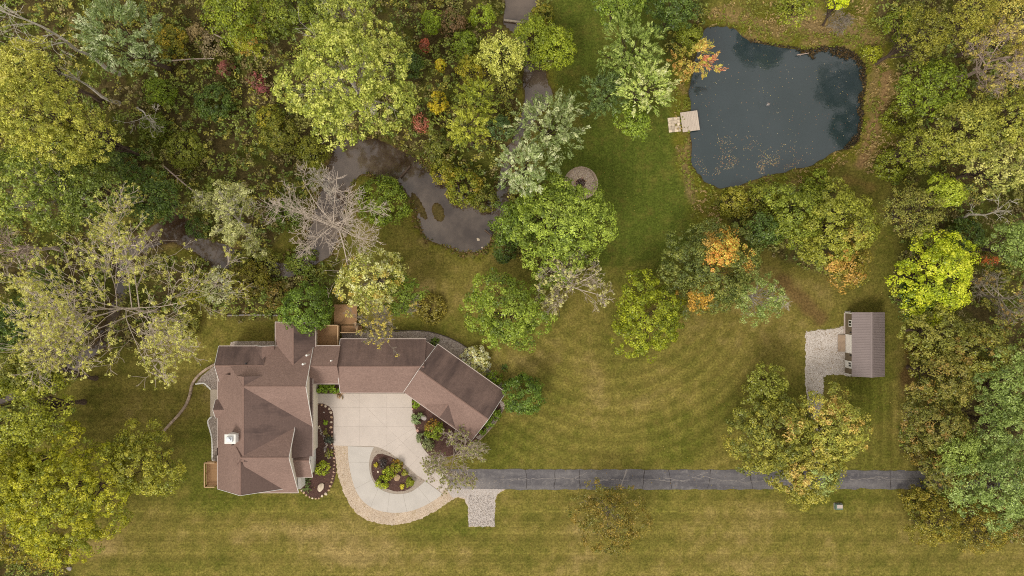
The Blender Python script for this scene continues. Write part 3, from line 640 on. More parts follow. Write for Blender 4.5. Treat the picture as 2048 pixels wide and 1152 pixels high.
reparent(court, lambda: slabs(None, court_poly, [((719.6,700),(719.6,1100)),((773.8,700),(773.8,893)),((600,815),(900,815)),((600,853),(900,853)),((741,911),(796,876)),((796,876),(850,928)),((812,880),(772,915)),((860,890),(822,930))], -.2, .06, .007, M['conc']))
outer = [(695.7,892),(697,921),(703,954),(711,979),(723,999),(741,1014),(761,1022),(786,1025.4),(814,1023.7),(841.7,1015),(867,1001.5),(886,988)]
inner = [(850.5,962),(836.6,973.6),(821.5,983.6),(804,987.4),(786,987),(766,981),(751,968.5),(742,952),(738.5,931),(741,911),(748,894)]
loop_poly = smooth_poly(outer, 3, closed=False) + smooth_poly(inner, 3, closed=False)
lp = thing('concrete_loop', 'curved newer white concrete drive looping round the planted island', 'driveway', tuple(G(780,1005)))
reparent(lp, lambda: slabs(None, loop_poly, [((690,924),(740,924.5)),((711,977),(743,960)),((742,1012),(757,976)),((775,1024),(779,985)),((814,1024),(806,986)),((860,1004),(836,974))], -.2, .058, .011, M['conc2']))
# planted island
island = sheet('island_gravel', smooth_poly([(748.5,894),(741,911),(738.5,931),(742,951),(751,967.5),(766,980),(786,986),(804,986.4),(821.5,982.6),(836.6,972.6),(849.5,960.5),(835,951.5),(819,937.5),(801,921.5),(781,906.5),(761,896.5)], 3), -.2, .03, M['gravel_bed'])
sheet('island_mulch', smooth_poly([(752,911),(743.5,926),(743.5,943.6),(748.5,958.7),(761,971),(781,980),(801,982.6),(816.5,979),(828,967.5),(825,958.7),(809,941),(795,921),(776,911),(761,908)], 3, .3), -.2, .075, M['mulch'])
bedL = sheet('mulch_bed', rough_edge([(631,807),(646.6,807),(659,813),(666,823),(667.5,835),(667,891),(671,915),(673,940),(669,960),(662,975),(650,989),(634,998),(618,993),(604,984),(598,970),(598,940),(625,900)], .3, 5), -.2, .05, M['mulch'])
bedR = sheet('mulch_bed', rough_edge([(824,795),(824,815),(828,843),(834,866),(844,891),(856,908),(868,916),(905,912),(950,896),(958,880),(900,820),(850,795)], .3, 6), -.2, .046, M['mulch'])
sheet('entry_mulch', [(634,764),(684,764),(684,785.5),(652,786.5),(634,785.5)], -.2, .05, M['mulch'])
sheet('entry_walk', [(626,764),(633.2,764),(633.2,808),(626,808)], -.2, .07, M['walk'])
sheet('gravel_bed', rough_edge([(683,666),(835,662),(858,664),(885,671),(915,683),(940,700),(960,722),(985,745),(1010,775),(1003,800),(880,720),(690,700)], .4, 8), -.2, .02, M['gravel_bed'])
sheet('gravel_bed', rough_edge([(462,684),(475,682),(548,682.5),(552,705),(450,712)], .4, 9), -.2, .02, M['gravel_bed'])
sheet('gravel_bed', rough_edge([(462,690),(442,722),(424,735),(404,752),(393,766),(408,765),(422,778),(436,780),(450,760),(450,700)], .4, 10), -.2, .024, M['gravel_bed'])
sheet('gravel_bed', rough_edge([(440,831),(424,832),(417,841),(419,858),(424,872),(425,925),(440,925)], .4, 11), -.2, .02, M['gravel_bed'])
sheet('side_path', [(421,779),(438,779),(440,832),(421,832)], -.2, .06, M['walk'])
sheet('gravel_bed', rough_edge([(1012,808),(1006,822),(992,845),(972,868),(955,884),(944,882),(1000,800)], .4, 12), -.2, .02, M['gravel_bed'])
sheet('mulch_bed', [(1002,815),(990,836),(962,868),(952,874),(940,860),(995,790)], -.2, .04, M['mulch'])
sheet('gravel_pad', rough_edge([(1611,664),(1646,659),(1674,657),(1689,650),(1689,624),(1700,622),(1700,755),(1689,749),(1654,749),(1648,757),(1647,772),(1645,800),(1644,860),(1650,938),(1624,938),(1620,860),(1615,800),(1610,772)], .9, 13), -.2, .02, M['gravel_white'])
sheet('pit_soil', smooth_poly([(1162+34*math.cos(a), 366+33*math.sin(a)) for a in np.linspace(0, 6.283, 13)[:-1]], 3, .3), -.2, .018, M['gravel_tan'])
# loose stones on the gravel
def m_tint(name):
    n = NT(name); v = n.coord(); return n.done(n.mul(attr(n), n.rng(n.noise(v, 20, 3), .3, .7, .85, 1.15)), 0.95, None, 0.15)
M['pebble'] = m_tint('loose_pebble')
def pebbles(name, poly, n, size, cols, rng, z=.02, parent=None, edge=0):
    P = np.array(poly); x0, y0 = P.min(0); x1, y1 = P.max(0); X, Y = rng.uniform(x0, x1, n*3), rng.uniform(y0, y1, n*3)
    sdv = sdist(X, Y, poly); ok = (sdv < 0) if not edge else ((sdv < 1.5) & (sdv > -edge)); X, Y = X[ok][:n], Y[ok][:n]; n = len(X)
    base = np.array([(1,0,0),(0,1,0),(-1,0,0),(0,-1,0),(0,0,.7),(0,0,-.7)], float)
    s = size*rng.uniform(.5, 1.5, (n, 1, 1)); V = base[None]*s*rng.uniform(.7, 1.3, (n, 6, 3)); a = rng.uniform(0, 6.28, n); ca, sa = np.cos(a)[:, None], np.sin(a)[:, None]
    V = np.stack([V[..., 0]*ca-V[..., 1]*sa, V[..., 0]*sa+V[..., 1]*ca, V[..., 2]], -1) + np.stack([(X-1024)*S, (576-Y)*S, np.full(n, z)], -1)[:, None]
    f = np.array([(0,1,4),(1,2,4),(2,3,4),(3,0,4),(1,0,5),(2,1,5),(3,2,5),(0,3,5)]); Fc = (f[None]+6*np.arange(n)[:, None, None]).reshape(-1, 3)
    c = np.array([lin(q) for q in cols])[rng.integers(0, len(cols), n)]*rng.uniform(.72, 1.1, (n, 1)); c = np.repeat(c, 8, 0)
    return tag(link(name, mesh_np(name, V.reshape(-1, 3), Fc, np.full(len(Fc), 3), M['pebble'], c), parent), kind='stuff')
rp = np.random.default_rng(5)
pebbles('loose_gravel', gravel_drive, 3200, .042, [(214,194,170),(190,170,146),(224,210,190),(164,146,124)], rp, .02)
pebbles('loose_gravel', [(937,990),(988,990),(990,1053),(937,1053)], 1500, .055, [(216,206,198),(180,170,162),(150,140,132)], rp, .03)
pebbles('loose_gravel', [(1611,662),(1689,652),(1689,749),(1650,752),(1645,800),(1646,938),(1625,938),(1614,790)], 3000, .055, [(216,204,192),(200,186,172),(150,130,104),(232,224,214)], rp, .025)
pebbles('loose_gravel', [(741,905),(770,896),(850,960),(820,984),(780,986),(745,955)], 900, .07, [(180,160,146),(150,130,116),(200,184,170)], rp, .03)
pebbles('loose_gravel', [(683,666),(858,664),(915,683),(960,722),(930,720),(850,682),(690,682)], 1000, .055, [(190,174,164),(150,132,122),(206,194,184)], rp, .03)
pebbles('loose_gravel', [(450,690),(424,735),(395,766),(422,778),(436,778),(444,740)], 700, .055, [(190,174,164),(150,132,122),(206,194,184)], rp, .03)
# stones one can pick apart
def stone_mesh(seed, sub=2, flat=.6):
    r = np.random.default_rng(seed); bm = bmesh.new(); bmesh.ops.create_icosphere(bm, subdivisions=sub, radius=1)
    k = [(nrm(r.normal(size=3)), r.uniform(.55, .85)) for _ in range(9)]
    for v in bm.verts:
        p = np.array(v.co)
        for d, t in k:
            q = p @ d
            if q > t: p = p - d*(q-t)*.85
        v.co = p*np.array((1, r.uniform(.97, 1.03), flat))
    me = bpy.data.meshes.new('stone'); bm.to_mesh(me); bm.free(); return me
_sm = {}
def stone(parent, X, Y, rx, ry, mat, rz=None, z=.05, name='stone', flat=.6, small=True):
    s = random.randrange(6); key = (s, mat, flat, small)
    if key not in _sm: me = stone_mesh(s+31, 1 if small else 2, flat); me.materials.append(M[mat]); _sm[key] = me
    o = link(name, _sm[key], parent); p = G(X, Y, z); o.location = p
    o.scale = (rx*S, ry*S, (rx+ry)*.5*S); o.rotation_euler = (0, 0, rz if rz is not None else random.uniform(0, 6.28)); return o
def z4(zx, zy): return (600+zx/3.9725, 780+zy/3.9725)
mats = ['stone_tan', 'stone_pale', 'stone_pink', 'stone_tan', 'stone_pale', 'stone_grey']
for (zx, zy, r, m) in ((142,116,9,0),(172,120,12,0),(203,129,15,1),(232,150,17,1),(246,178,17,1),(190,178,11,3),(250,215,15,0),(249,255,15,1),(246,296,16,0),(252,336,13,2),(253,368,11,0),(256,404,10,2),(252,430,10,0),(254,458,12,3),
  (272,480,10,0),(276,505,9,2),(271,540,12,2),(272,570,11,0),(272,598,10,2),(268,625,11,0),(266,652,11,2),(264,682,12,2),(256,704,12,0),(250,732,13,0),(241,765,16,0),(229,796,13,0),(205,825,17,1),(175,842,15,1),(150,860,11,0),(125,863,12,0),(100,860,12,1),(75,850,11,2),(50,836,13,0),(30,815,15,0),(12,798,11,1),(262,445,8,2),(276,655,7,0)):
    stone(bedL, *z4(zx, zy), r/3.97*.95, r/3.97*.72, ['stone_tan','stone_pale','stone_pink','stone_grey'][m], z=.10)
for i, (zx, zy) in enumerate(smooth_poly([(140,298),(158,310),(172,340),(186,372),(200,402),(210,430),(206,462),(205,492),(214,520),(235,545)], 3, 2.0, 3, False)):
    for k in range(2): stone(bedL, *z4(zx+random.uniform(-11, 11), zy+random.uniform(-6, 6)), random.uniform(1.4, 2.4), random.uniform(1.1, 1.8), random.choice(['stone_grey','stone_pale','stone_grey']), z=.08)
for (zx, zy, r, m) in ((895,152,11,2),(904,190,13,1),(915,282,11,2),(933,322,18,2),(948,350,9,3),(940,300,8,2)): stone(bedR, *z4(zx, zy), r/3.97, r/3.97*.8, ['stone_tan','stone_pale','stone_pink','stone_grey'][m], z=.10)
for (x, y) in ((951,889),(953,894),(955,899),(956,904)): stone(bedR, x, y, 2.4, 2.0, 'stone_pink', z=.08)
def boulder(label, X, Y, rx, ry, mat, rz, flat=.55, z=.2): return tag(stone(None, X, Y, rx, ry, mat, rz, z, 'boulder', flat, False), label, 'boulder')
boulder('large flat cream boulder lying in the mulch bed near the south end of the house', *z4(163,775), 10.5, 6.8, 'stone_pale', .95)
boulder('squat tan boulder in the middle of the planted driveway island', *z4(771,695), 8.3, 7.2, 'stone_tan', .4)
boulder('small pale rock at the left side of the planted island', *z4(620,650), 2.8, 2.2, 'stone_pale', 1.2, z=.1)
boulder('grey boulder beside the blue-green shrub near the angled garage wing', *z4(982,222), 6.2, 6.8, 'stone_grey', .8)
boulder('grey rock on the grass at the bottom left corner thicket', 139,1137, 6.5, 5, 'stone_grey', .3, z=.1)
boulder('small pinkish rock above the grey rock at the lower left thicket', 140,1112, 4, 5, 'stone_pink', .3, z=.08)
boulder('white triangular rock standing in the shallow creek pool', 956,479, 3.6, 4.2, 'stone_pale', .9, .5, -.3)
boulder('little white rock by the rim of the creek pool', 964,495, 2.2, 2, 'stone_pale', .2, .5, -.3)
def block_row(kind, label, cat, pts, wd, ht, ln, mat, closed=False, gap=.02, courses=1, loc=None):
    P = np.array(GL(smooth_poly(pts, 8, closed=closed)))
    if closed: P = np.concatenate([P, P[:1]])
    d = np.r_[0, np.cumsum(np.linalg.norm(np.diff(P, axis=0), axis=1))]; n = max(2, int(d[-1]/ln)); root = thing(kind, label, cat, (*P[len(P)//2], 0))
    bx = MB().box((0, 0, 0), (1, 1, 1)).build('block', M[mat], None, None, .06); me = bx.data; bpy.data.objects.remove(bx)
    for c in range(courses):
        for i in range(n):
            a, b = (np.array([np.interp((i+t)*d[-1]/n, d, P[:, k]) for k in (0, 1)]) for t in (0, 1)); mid = (a+b)/2
            o = link('block', me, root); o.location = (mid[0]-root.location.x, mid[1]-root.location.y, ht/courses*(c+.5)+random.uniform(-.008, .008))
            L = np.linalg.norm(b-a); o.rotation_euler = (0, 0, math.atan2(*(b-a)[::-1])); o.scale = (L-gap, wd*random.uniform(.94, 1.05), ht/courses-.005)
    return root
block_row('retaining_wall', 'curved low tan block retaining wall sweeping across the lawn west of the house', 'wall', [(433,727),(414,738),(398,751),(386,768),(381,790),(373,810),(358,830),(341,848),(325,866)], .36, .5, .55, 'block', courses=2)
block_row('garden_edging', 'short white edging bending from the retaining wall to the side path', 'edging', [(391,768),(400,767),(408,766),(414,771),(422,779)], .22, .14, .5, 'white')
block_row('garden_edging', 'wavy white edging along the gravel strip beside the small west deck', 'edging', [(424,833),(418,838),(416,845),(421,862),(424,876),(425,898),(425,921)], .22, .14, .5, 'white')
block_row('garden_edging', 'pale curved edging round the hedge bed at the garage gable end', 'edging', [(1011,808),(1004,823),(991,845),(972,867),(956,883)], .2, .14, .45, 'block')
block_row('garden_edging', 'dark edging strip round the gravel bed behind the garage', 'edging', [(690,663),(780,661),(838,661),(866,665),(900,676),(930,692),(948,707)], .12, .10, .6, 'dark_stone')
block_row('garden_edging', 'straight row of stones along the lawn behind the north-west gable', 'edging', [(455,631),(490,630),(520,630),(556,631)], .25, .2, .5, 'stone_grey')
pit = block_row('fire_pit', 'round gravel fire pit with a ring of stones beside the big round maple', 'fire pit', [(1162+30*math.cos(a), 365+30*math.sin(a)) for a in np.linspace(0, 6.283, 13)[:-1]], .2, .16, .42, 'block', True)
sheet_p = MB().prism([(g[0]-pit.location.x, g[1]-pit.location.y) for g in GL([(1161+10*math.cos(a), 366+9*math.sin(a)) for a in np.linspace(0, 6.283, 17)[:-1]])], -.1, .05).build('ash_bed', M['mulch'], pit)
for i in range(15):
    a = i/15*6.283; o = stone(pit, 1161+11.5*math.cos(a), 366+10.5*math.sin(a), 2.2+random.random(), 1.6+random.random()*.6, random.choice(['stone_pale','stone_tan','stone_pale','stone_pink']), a+1.57, .12); o.location = Vector(o.location)-pit.location
for i in range(3):
    a = i*1.05+.3; o = tubes('charred_log', [(np.array([(-.55*math.cos(a), -.55*math.sin(a), .12), (.55*math.cos(a), .55*math.sin(a), .22)]), np.array([.07, .06]))], M['dark_stone'], pit, 6); o.location = Vector(G(1161, 366))-pit.location
pebbles('pit_gravel', [(1162+30*math.cos(a), 366+30*math.sin(a)) for a in np.linspace(0, 6.283, 25)[:-1]], 900, .06, [(224,202,192),(204,180,170),(186,160,146),(230,214,204)], rp, .03)

# ------------------------------------------------------------------ the house
house = thing('house', 'large brown-roofed house with crossing gables and an angled garage wing', 'house', tuple(G(540,850)))
HL = Vector(house.location)
def hb(mb, name, mat, bevel=0, parent=None): return mb.build(name, M[mat], parent or house, None if parent else -HL, bevel)
def uv_planar(me, nn):
    nn = Vector(nn).normalized(); h = Vector((0, 0, 1)).cross(nn)
    h = h.normalized() if h.length > 1e-4 else Vector((1, 0, 0)); v = nn.cross(h); uv = me.uv_layers.new(name='UVMap')
    for lp_ in me.loops: co = me.vertices[lp_.vertex_index].co; uv.data[lp_.index].uv = (co.dot(h), co.dot(v))
def roof_plane(pts, mat='shingle', th=.16, name='roof_slope', parent=None, off=None):
    m = MB().slab(pts, th); P = [Vector(p) for p in pts]; nn = (P[1]-P[0]).cross(P[2]-P[0])
    if nn.z < 0: nn = -nn
    o = m.build(name, M[mat] if isinstance(mat, str) else mat, parent or house, -(off if off is not None else HL)); uv_planar(o.data, nn); return o
def gable(a, b, zr, L, R, matL='shingle', matR='shingle', ends=(1, 1), gut=(1, 1), wall='cream', cap=True, inset=.45, zb=0.0, walls=True):
    """a, b: ridge ends (x, y); L, R: (half width, eave height) left and right of a->b"""
    a, b = np.array(a, float), np.array(b, float); d = nrm(b-a); lf = np.array((-d[1], d[0]))
    p3 = lambda p, z: (float(p[0]), float(p[1]), float(z))
    (wl, zl), (wr, ze) = L, R
    roof_plane([p3(a, zr), p3(b, zr), p3(b+lf*wl, zl), p3(a+lf*wl, zl)], matL); roof_plane([p3(a, zr), p3(a-lf*wr, ze), p3(b-lf*wr, ze), p3(b, zr)], matR)
    if cap:
        k = MB(); 
        k.slab([p3(a, zr+.035), p3(b, zr+.035), p3(b+lf*.16, zr+.035-.16*(zr-zl)/wl), p3(a+lf*.16, zr+.035-.16*(zr-zl)/wl)], .03); k.slab([p3(a, zr+.035), p3(b, zr+.035), p3(b-lf*.16, zr+.035-.16*(zr-ze)/wr), p3(a-lf*.16, zr+.035-.16*(zr-ze)/wr)], .03)
        hb(k, 'ridge_cap', 'ridgecap')
    for s, w_, z_, g in ((1, wl, zl, gut[0]), (-1, wr, ze, gut[1])):
        if g: hb(MB().beam(p3(a+lf*s*(w_+.05), z_-.09), p3(b+lf*s*(w_+.05), z_-.09), .13, .15), 'gutter', 'gutter')
    for e, on, sg in ((a, ends[0], -1), (b, ends[1], 1)):
        if on:
            for s, w_, z_ in ((1, wl, zl), (-1, wr, ze)): hb(MB().beam(p3(e+d*sg*.03, zr-.07), p3(e+d*sg*.03+lf*s*w_, z_-.07), .05, .24), 'rake_board', 'white')
    if walls:
        a2, b2 = a+d*inset, b-d*inset; drop = .24; il = .4; kl, kr = (zr-zl)/wl, (zr-ze)/wr
        prof = [(wl-il, zb), (-(wr-il), zb), (-(wr-il), ze+kr*il-drop), (0, zr-drop), (wl-il, zl+kl*il-drop)]; m = MB(); n = len(prof)
        m.v = [p3(a2+lf*u, z) for u, z in prof] + [p3(b2+lf*u, z) for u, z in prof]
        m.f = [tuple(range(n)), tuple(range(2*n-1, n-1, -1))] + [(i, i+n, (i+1) % n+n, (i+1) % n) for i in range(n)]
        w_ = m.build('wall', M[wall], house, -HL); bm = bmesh.new(); bm.from_mesh(w_.data); bmesh.ops.recalc_face_normals(bm, faces=bm.faces); bm.to_mesh(w_.data); bm.free()
# main north-south body: ridge at x = -42.5, west eave x = -48.35, east eave x = -32.6
gable((-42.5, -14.0), (-42.5, -27.5), 8.2, (9.9, 4.5), (5.8, 4.0), 'shingle_shade', 'shingle', (0, 0), (1, 1))
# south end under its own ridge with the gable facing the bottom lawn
gable((-43.2, -26.2), (-43.2, -32.95), 7.6, (6.2, 3.7), (5.1, 4.0), 'shingle_shade', 'shingle', (0, 1), (0, 1))
# cross gable one, facing east
gable((-42.6, -15.56), (-32.58, -15.56), 8.25, (6.0, 4.15), (7.7, 4.2), 'shingle', 'shingle', (0, 1), (1, 0))
# cross gable two, facing east, and the hip behind its ridge
gable((-42.7, -26.81), (-35.2, -26.81), 8.4, (5.4, 4.6), (6.88, 3.6), 'shingle', 'shingle', (0, 1), (0, 1))
for (yr, xr, zr_, dy) in ((-26.81, -42.7, 8.4, 1.5),):
    roof_plane([(xr, yr, zr_), (xr-1.3, yr+dy, zr_-1.12), (xr-1.3, yr-dy, zr_-1.12)], 'shingle')
# entry porch gable
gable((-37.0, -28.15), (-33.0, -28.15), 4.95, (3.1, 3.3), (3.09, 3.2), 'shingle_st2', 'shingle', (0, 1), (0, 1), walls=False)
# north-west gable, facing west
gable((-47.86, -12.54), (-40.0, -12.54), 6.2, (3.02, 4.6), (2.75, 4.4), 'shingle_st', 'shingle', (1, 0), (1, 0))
roof_plane([(-42.5, -15.56, 8.22), (-45.3, -12.58, 6.21), (-45.3, -16.3, 6.21), (-42.5, -16.3, 8.22)], 'shingle')
roof_plane([(-42.55, -15.56, 8.25), (-45.3, -12.56, 6.22), (-42.55, -12.56, 6.24)], 'shingle')
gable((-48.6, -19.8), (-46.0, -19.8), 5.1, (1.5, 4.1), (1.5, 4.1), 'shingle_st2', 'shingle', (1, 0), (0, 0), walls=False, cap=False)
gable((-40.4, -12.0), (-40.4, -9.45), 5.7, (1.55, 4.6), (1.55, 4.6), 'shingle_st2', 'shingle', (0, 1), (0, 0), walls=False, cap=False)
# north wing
gable((-35.3, -12.6), (-35.3, -5.6), 6.1, (3.55, 3.9), (3.05, 4.1), 'shingle', 'shingle_st', (0, 1), (1, 1))  # east slope darker: its shade is painted into the shingles
# link between the house and the garage
gable((-35.0, -12.62), (-28.2, -12.62), 6.12, (3.1, 4.0), (3.1, 3.8), 'shingle', 'shingle', (0, 0), (1, 1), cap=True)
# garage block
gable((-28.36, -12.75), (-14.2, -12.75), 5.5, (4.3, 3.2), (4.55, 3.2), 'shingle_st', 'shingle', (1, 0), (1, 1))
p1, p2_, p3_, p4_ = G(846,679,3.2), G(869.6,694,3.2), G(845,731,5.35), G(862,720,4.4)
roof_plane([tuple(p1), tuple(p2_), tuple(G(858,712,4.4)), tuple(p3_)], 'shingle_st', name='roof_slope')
hb(MB().beam(tuple(p1-(0, 0, .09)), tuple(p2_-(0, 0, .09)), .13, .15), 'gutter', 'gutter')
# angled wing
wN, wE, wS, wW = G(876,689.6,3.2)[:2], G(1008.6,783.3,3.2)[:2], G(946,882.6,3.2)[:2], G(806.9,783.3,3.2)[:2]
ra, rb = (wN+wW)/2, (wE+wS)/2; hw = (np.linalg.norm(wN-wW)+np.linalg.norm(wE-wS))/4
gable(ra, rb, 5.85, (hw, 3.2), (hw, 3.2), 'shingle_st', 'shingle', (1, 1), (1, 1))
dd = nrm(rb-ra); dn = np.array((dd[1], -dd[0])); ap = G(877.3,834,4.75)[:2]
gable(ap-dn*3.9, ap, 4.85, (3.6, 3.15), (3.6, 3.15), 'shingle_shade', 'shingle', (0, 0), (0, 0), walls=False)
# porch front, posts and steps on the entry side
hb(MB().box((-33.55, -22.3, 2.05), (.5, 5.0, 4.1)).box((-33.56, -27.85, 1.52), (.48, 6.1, 3.04)), 'wall', 'white'); hb(MB().box((-33.27, -22.4, 2.04), (.1, .14, 4.0)), 'corner_board', 'gutter'); hb(MB().box((-33.27, -25.9, 1.5), (.1, .14, 3.0)), 'corner_board', 'gutter')
hb(MB().box((-35.25, -32.35, 1.5), (.5, 1.9, 3.0)), 'wall', 'white')
for (x, y, wx, wy, z, h) in ((-32.93, -14.6, .08, 1.2, 3.6, 1.3), (-32.93, -17.0, .08, 1.2, 3.6, 1.3), (-33.27, -24.1, .08, 1.3, 1.9, 1.3), (-33.27, -27.6, .08, 1.3, 1.9, 1.3)):
    f = hb(MB().box((x, y, z), (wx, wy, h)), 'window', 'white'); p = MB().box((x+.045-HL.x, y-HL.y, z-HL.z), (.03, wy-.24, h-.24)).build('pane', M['glass'], f); p.parent = f; p.location = -Vector(f.location)+Vector(f.location)
for x in (-26.2, -22.4, -18.6):
    f = hb(MB().box((x, -16.86, 1.1), (2.7, .08, 2.2)), 'garage_door', 'white')
# chimney: a pale chase with a metal cap
cx, cy = G(465.5,876,8.0)[:2]
hb(MB().box((cx, cy, 7.0), (1.55, 1.3, 3.4)).box((cx-.1, cy, 8.76), (1.75, 1.5, .12)), 'chimney', 'white', .02)
hb(MB().box((cx-.1, cy, 9.0), (.95, .8, .36)), 'chimney_cap', 'steel', .03); hb(MB().lathe([(.2, 0), (.2, .22), (.28, .24), (.28, .3)], (cx-.1, cy, 9.18), 12), 'flue', 'steel')
for (X, Y, z, r) in ((614.4,710.4,6.9,.13),(607,728,7.6,.13),(663,721,5.9,.1),(493.5,726.5,6.0,.1),(466,889,7.0,.07)):
    p = G(X, Y, z); hb(MB().lathe([(r, -.9), (r, .35), (r*1.3, .36), (r*1.2, .45)], tuple(p), 10), 'roof_vent', 'white' if Y < 725 or Y == 728 else 'black')
# ------------------------------------------------------------------ decks
def deck(kind, label, x0, x1, y0, y1, z, rails, along='x', low=0.0, th=.04):
    """corner pixels at floor level; rails: list of ((X, Y), (X, Y)) pixel pairs at floor level"""
    a, b = G(x0, y1, z), G(x1, y0, z); t = thing(kind, label, 'deck', (a[0], a[1], 0)); L0 = Vector(t.location)
    W_, D_ = b[0]-a[0], b[1]-a[1]; n = int((D_ if along == 'x' else W_)/.148)
    bd = MB().box((0, 0, 0), (1, 1, 1)).build('board', M['wood']); me = bd.data; bpy.data.objects.remove(bd)
    for i in range(n):
        o = link('board', me, t)
        if along == 'x': o.location = (W_/2, (i+.5)*D_/n, z-th/2); o.scale = (W_, D_/n-.022, th+random.uniform(0, .006))
        else: o.location = ((i+.5)*W_/n, D_/2, z-th/2); o.scale = (W_/n-.022, D_, th+random.uniform(0, .006))
    MB().box((W_/2, D_/2, z-.16), (W_-.06, D_-.06, .2)).build('deck_frame', M['wood'], t)
    MB().box((.15, .15, (z-.2)/2), (.14, .14, z-.2)).box((W_-.15, .15, (z-.2)/2), (.14, .14, z-.2)).box((.15, D_-.15, (z-.2)/2), (.14, .14, z-.2)).box((W_-.15, D_-.15, (z-.2)/2), (.14, .14, z-.2)).build('footing_posts', M['wood'], t) if z > .35 else None
    for (p, q) in rails:
        p, q = Vector(G(*p, z))-L0, Vector(G(*q, z))-L0; p.z = q.z = z
        r = MB().beam(p+Vector((0, 0, .98)), q+Vector((0, 0, .98)), .15, .05).beam(p+Vector((0, 0, .12)), q+Vector((0, 0, .12)), .05, .08).build('railing', M['rail'], t)
        m = MB(); n = max(2, int((q-p).length/.16))
        for i in range(n+1): c = p.lerp(q, i/n); pw = .1 if i % 12 == 0 or i == n else .035; m.box((c.x, c.y, z+.48), (pw, pw, .95))
        m.build('balusters', M['wood'], r)
    return t
deck('deck', 'upper wooden deck with railings tucked against the north wing of the house', 634.5, 678.5, 650, 692.5, 1.5, [((678.5,650),(678.5,692)),((636,650),(678.5,650))])
deck('deck', 'lower wooden landing with steps between the two other back decks', 681.5, 716.5, 651, 664.5, .9, [((716.5,651),(716.5,664.5)),((683,664.5),(716.5,664.5))])
deck('deck', 'large back wooden deck under the half-bare yellow tree', 668, 714, 609, 649, .7, [((713,643),(713,650))])
deck('deck', 'small railed wooden deck on the west side of the house', 414, 436, 923, 971, 1.4, [((414,923),(414,971)),((414,923),(434,923)),((414,971),(434,971))], 'y')
st = thing('deck_steps', 'short wooden side steps leaving the lower deck landing', 'steps', tuple(G(721,657)))
for i, (dx, z) in enumerate(((-.15, .6), (.15, .35))): MB().box((dx, 0, z-.03), (.3, 1.0, .05)).build('tread', M['wood'], st); MB().box((dx, 0, (z-.06)/2), (.26, .9, z-.06)).build('riser', M['wood'], st)
# ------------------------------------------------------------------ the shed
shed = thing('shed', 'small taupe shed with a ribbed metal roof and white roll-up door', 'shed', (59.15, -9.35, 0)); SL = Vector(shed.location)
def sb(mb, name, mat, parent=None, bevel=0): return mb.build(name, M[mat], parent or shed, -SL if not parent else None, bevel)
xa, xb, ya, yb = 56.62, 61.7, -14.5, -4.2
m = MB(); pr = [(xa, 0), (xb, 0), (xb, 2.66), (59.15, 3.72), (xa, 2.66)]
m.v = [(x, ya, z) for x, z in pr]+[(x, yb, z) for x, z in pr]; m.f = [(0,1,2,3,4), (9,8,7,6,5)]+[(i, i+5, (i+1) % 5+5, (i+1) % 5) for i in range(5)]
wl_ = m.build('wall', M['shedwall'], shed, -SL)
bm = bmesh.new(); bm.from_mesh(wl_.data); bmesh.ops.recalc_face_normals(bm, faces=bm.faces); bm.to_mesh(wl_.data); bm.free()
NP = 13
for side, xe in ((-1, 56.4), (1, 61.9)):
    for i in range(NP):
        y0, y1 = -14.7+i*10.7/NP, -14.7+(i+1)*10.7/NP; P0, P1 = Vector((59.15, y0, 3.9)), Vector((xe, y0, 2.72)); dy = Vector((0, y1-y0-.006, 0))
        mm = MB().slab([P0, P1, P1+dy, P0+dy], .05); up = Vector((0, 0, .02))
        for k in range(3): yy = Vector((0, (k+.5)*(y1-y0)/3, 0)); mm.beam(P0+yy+up, P1+yy+up, .07, .05)
        sb(mm, 'roof_panel', 'shedroof')
sb(MB().slab([(59.15, -14.72, 3.97), (59.15, -3.98, 3.97), (58.9, -3.98, 3.87), (58.9, -14.72, 3.87)], .03).slab([(59.15, -14.72, 3.97), (59.15, -3.98, 3.97), (59.4, -3.98, 3.87), (59.4, -14.72, 3.87)], .03), 'ridge_cap', 'shedroof')
def wallbox(X0, X1, z, h, t=.06): # on the west wall, y from pixel rows at wall height
    y0, y1 = G(1698, X0, z)[1], G(1698, X1, z)[1]; return MB().box((xa-t/2, (y0+y1)/2, z), (t, abs(y1-y0), h))
rd = sb(wallbox(669, 706, 1.25, 2.45, .06), 'roll_up_door', 'white')
for k in range(5): sb(MB().box((xa-.065, G(1698, 687.5, 1.2)[1], .35+k*.46), (.02, 3.0, .03)), 'door_seam', 'gutter')
f = sb(wallbox(640, 653.5, 1.85, 1.0, .07), 'window', 'white'); sb(wallbox(642, 651.5, 1.85, .74, .09), 'pane', 'glass'); sb(wallbox(646.3, 647.3, 1.85, .74, .105), 'mullion', 'white'); 
dr = sb(wallbox(721.5, 736, 1.15, 2.2, .07), 'door', 'white'); sb(wallbox(725, 733, 1.75, .75, .09), 'pane', 'glass'); sb(wallbox(728.6, 729.4, 1.75, .75, .1), 'mullion', 'white')
for Y in (665, 710.5): sb(MB().box((xa-.12, G(1700, Y, 2.1)[1], 2.1), (.22, .18, .3)), 'wall_lamp', 'black', None, .02)
for y in (ya, yb): sb(MB().box((xa+.02, y, 1.33), (.16, .16, 2.6)), 'corner_board', 'white')
sb(MB().box((xa-.12, (yb+G(0, 668)[1])/2, .06), (.2, 3.6, .14)), 'foundation_edge', 'gutter')
sb(MB().box((xa-.1, -9.3, 2.66), (.12, 10.5, .14)), 'gutter', 'shedroof')
ramp = thing('ramp', 'weathered wooden ramp leading up to the white shed door', 'ramp', tuple(G(1682,686)))
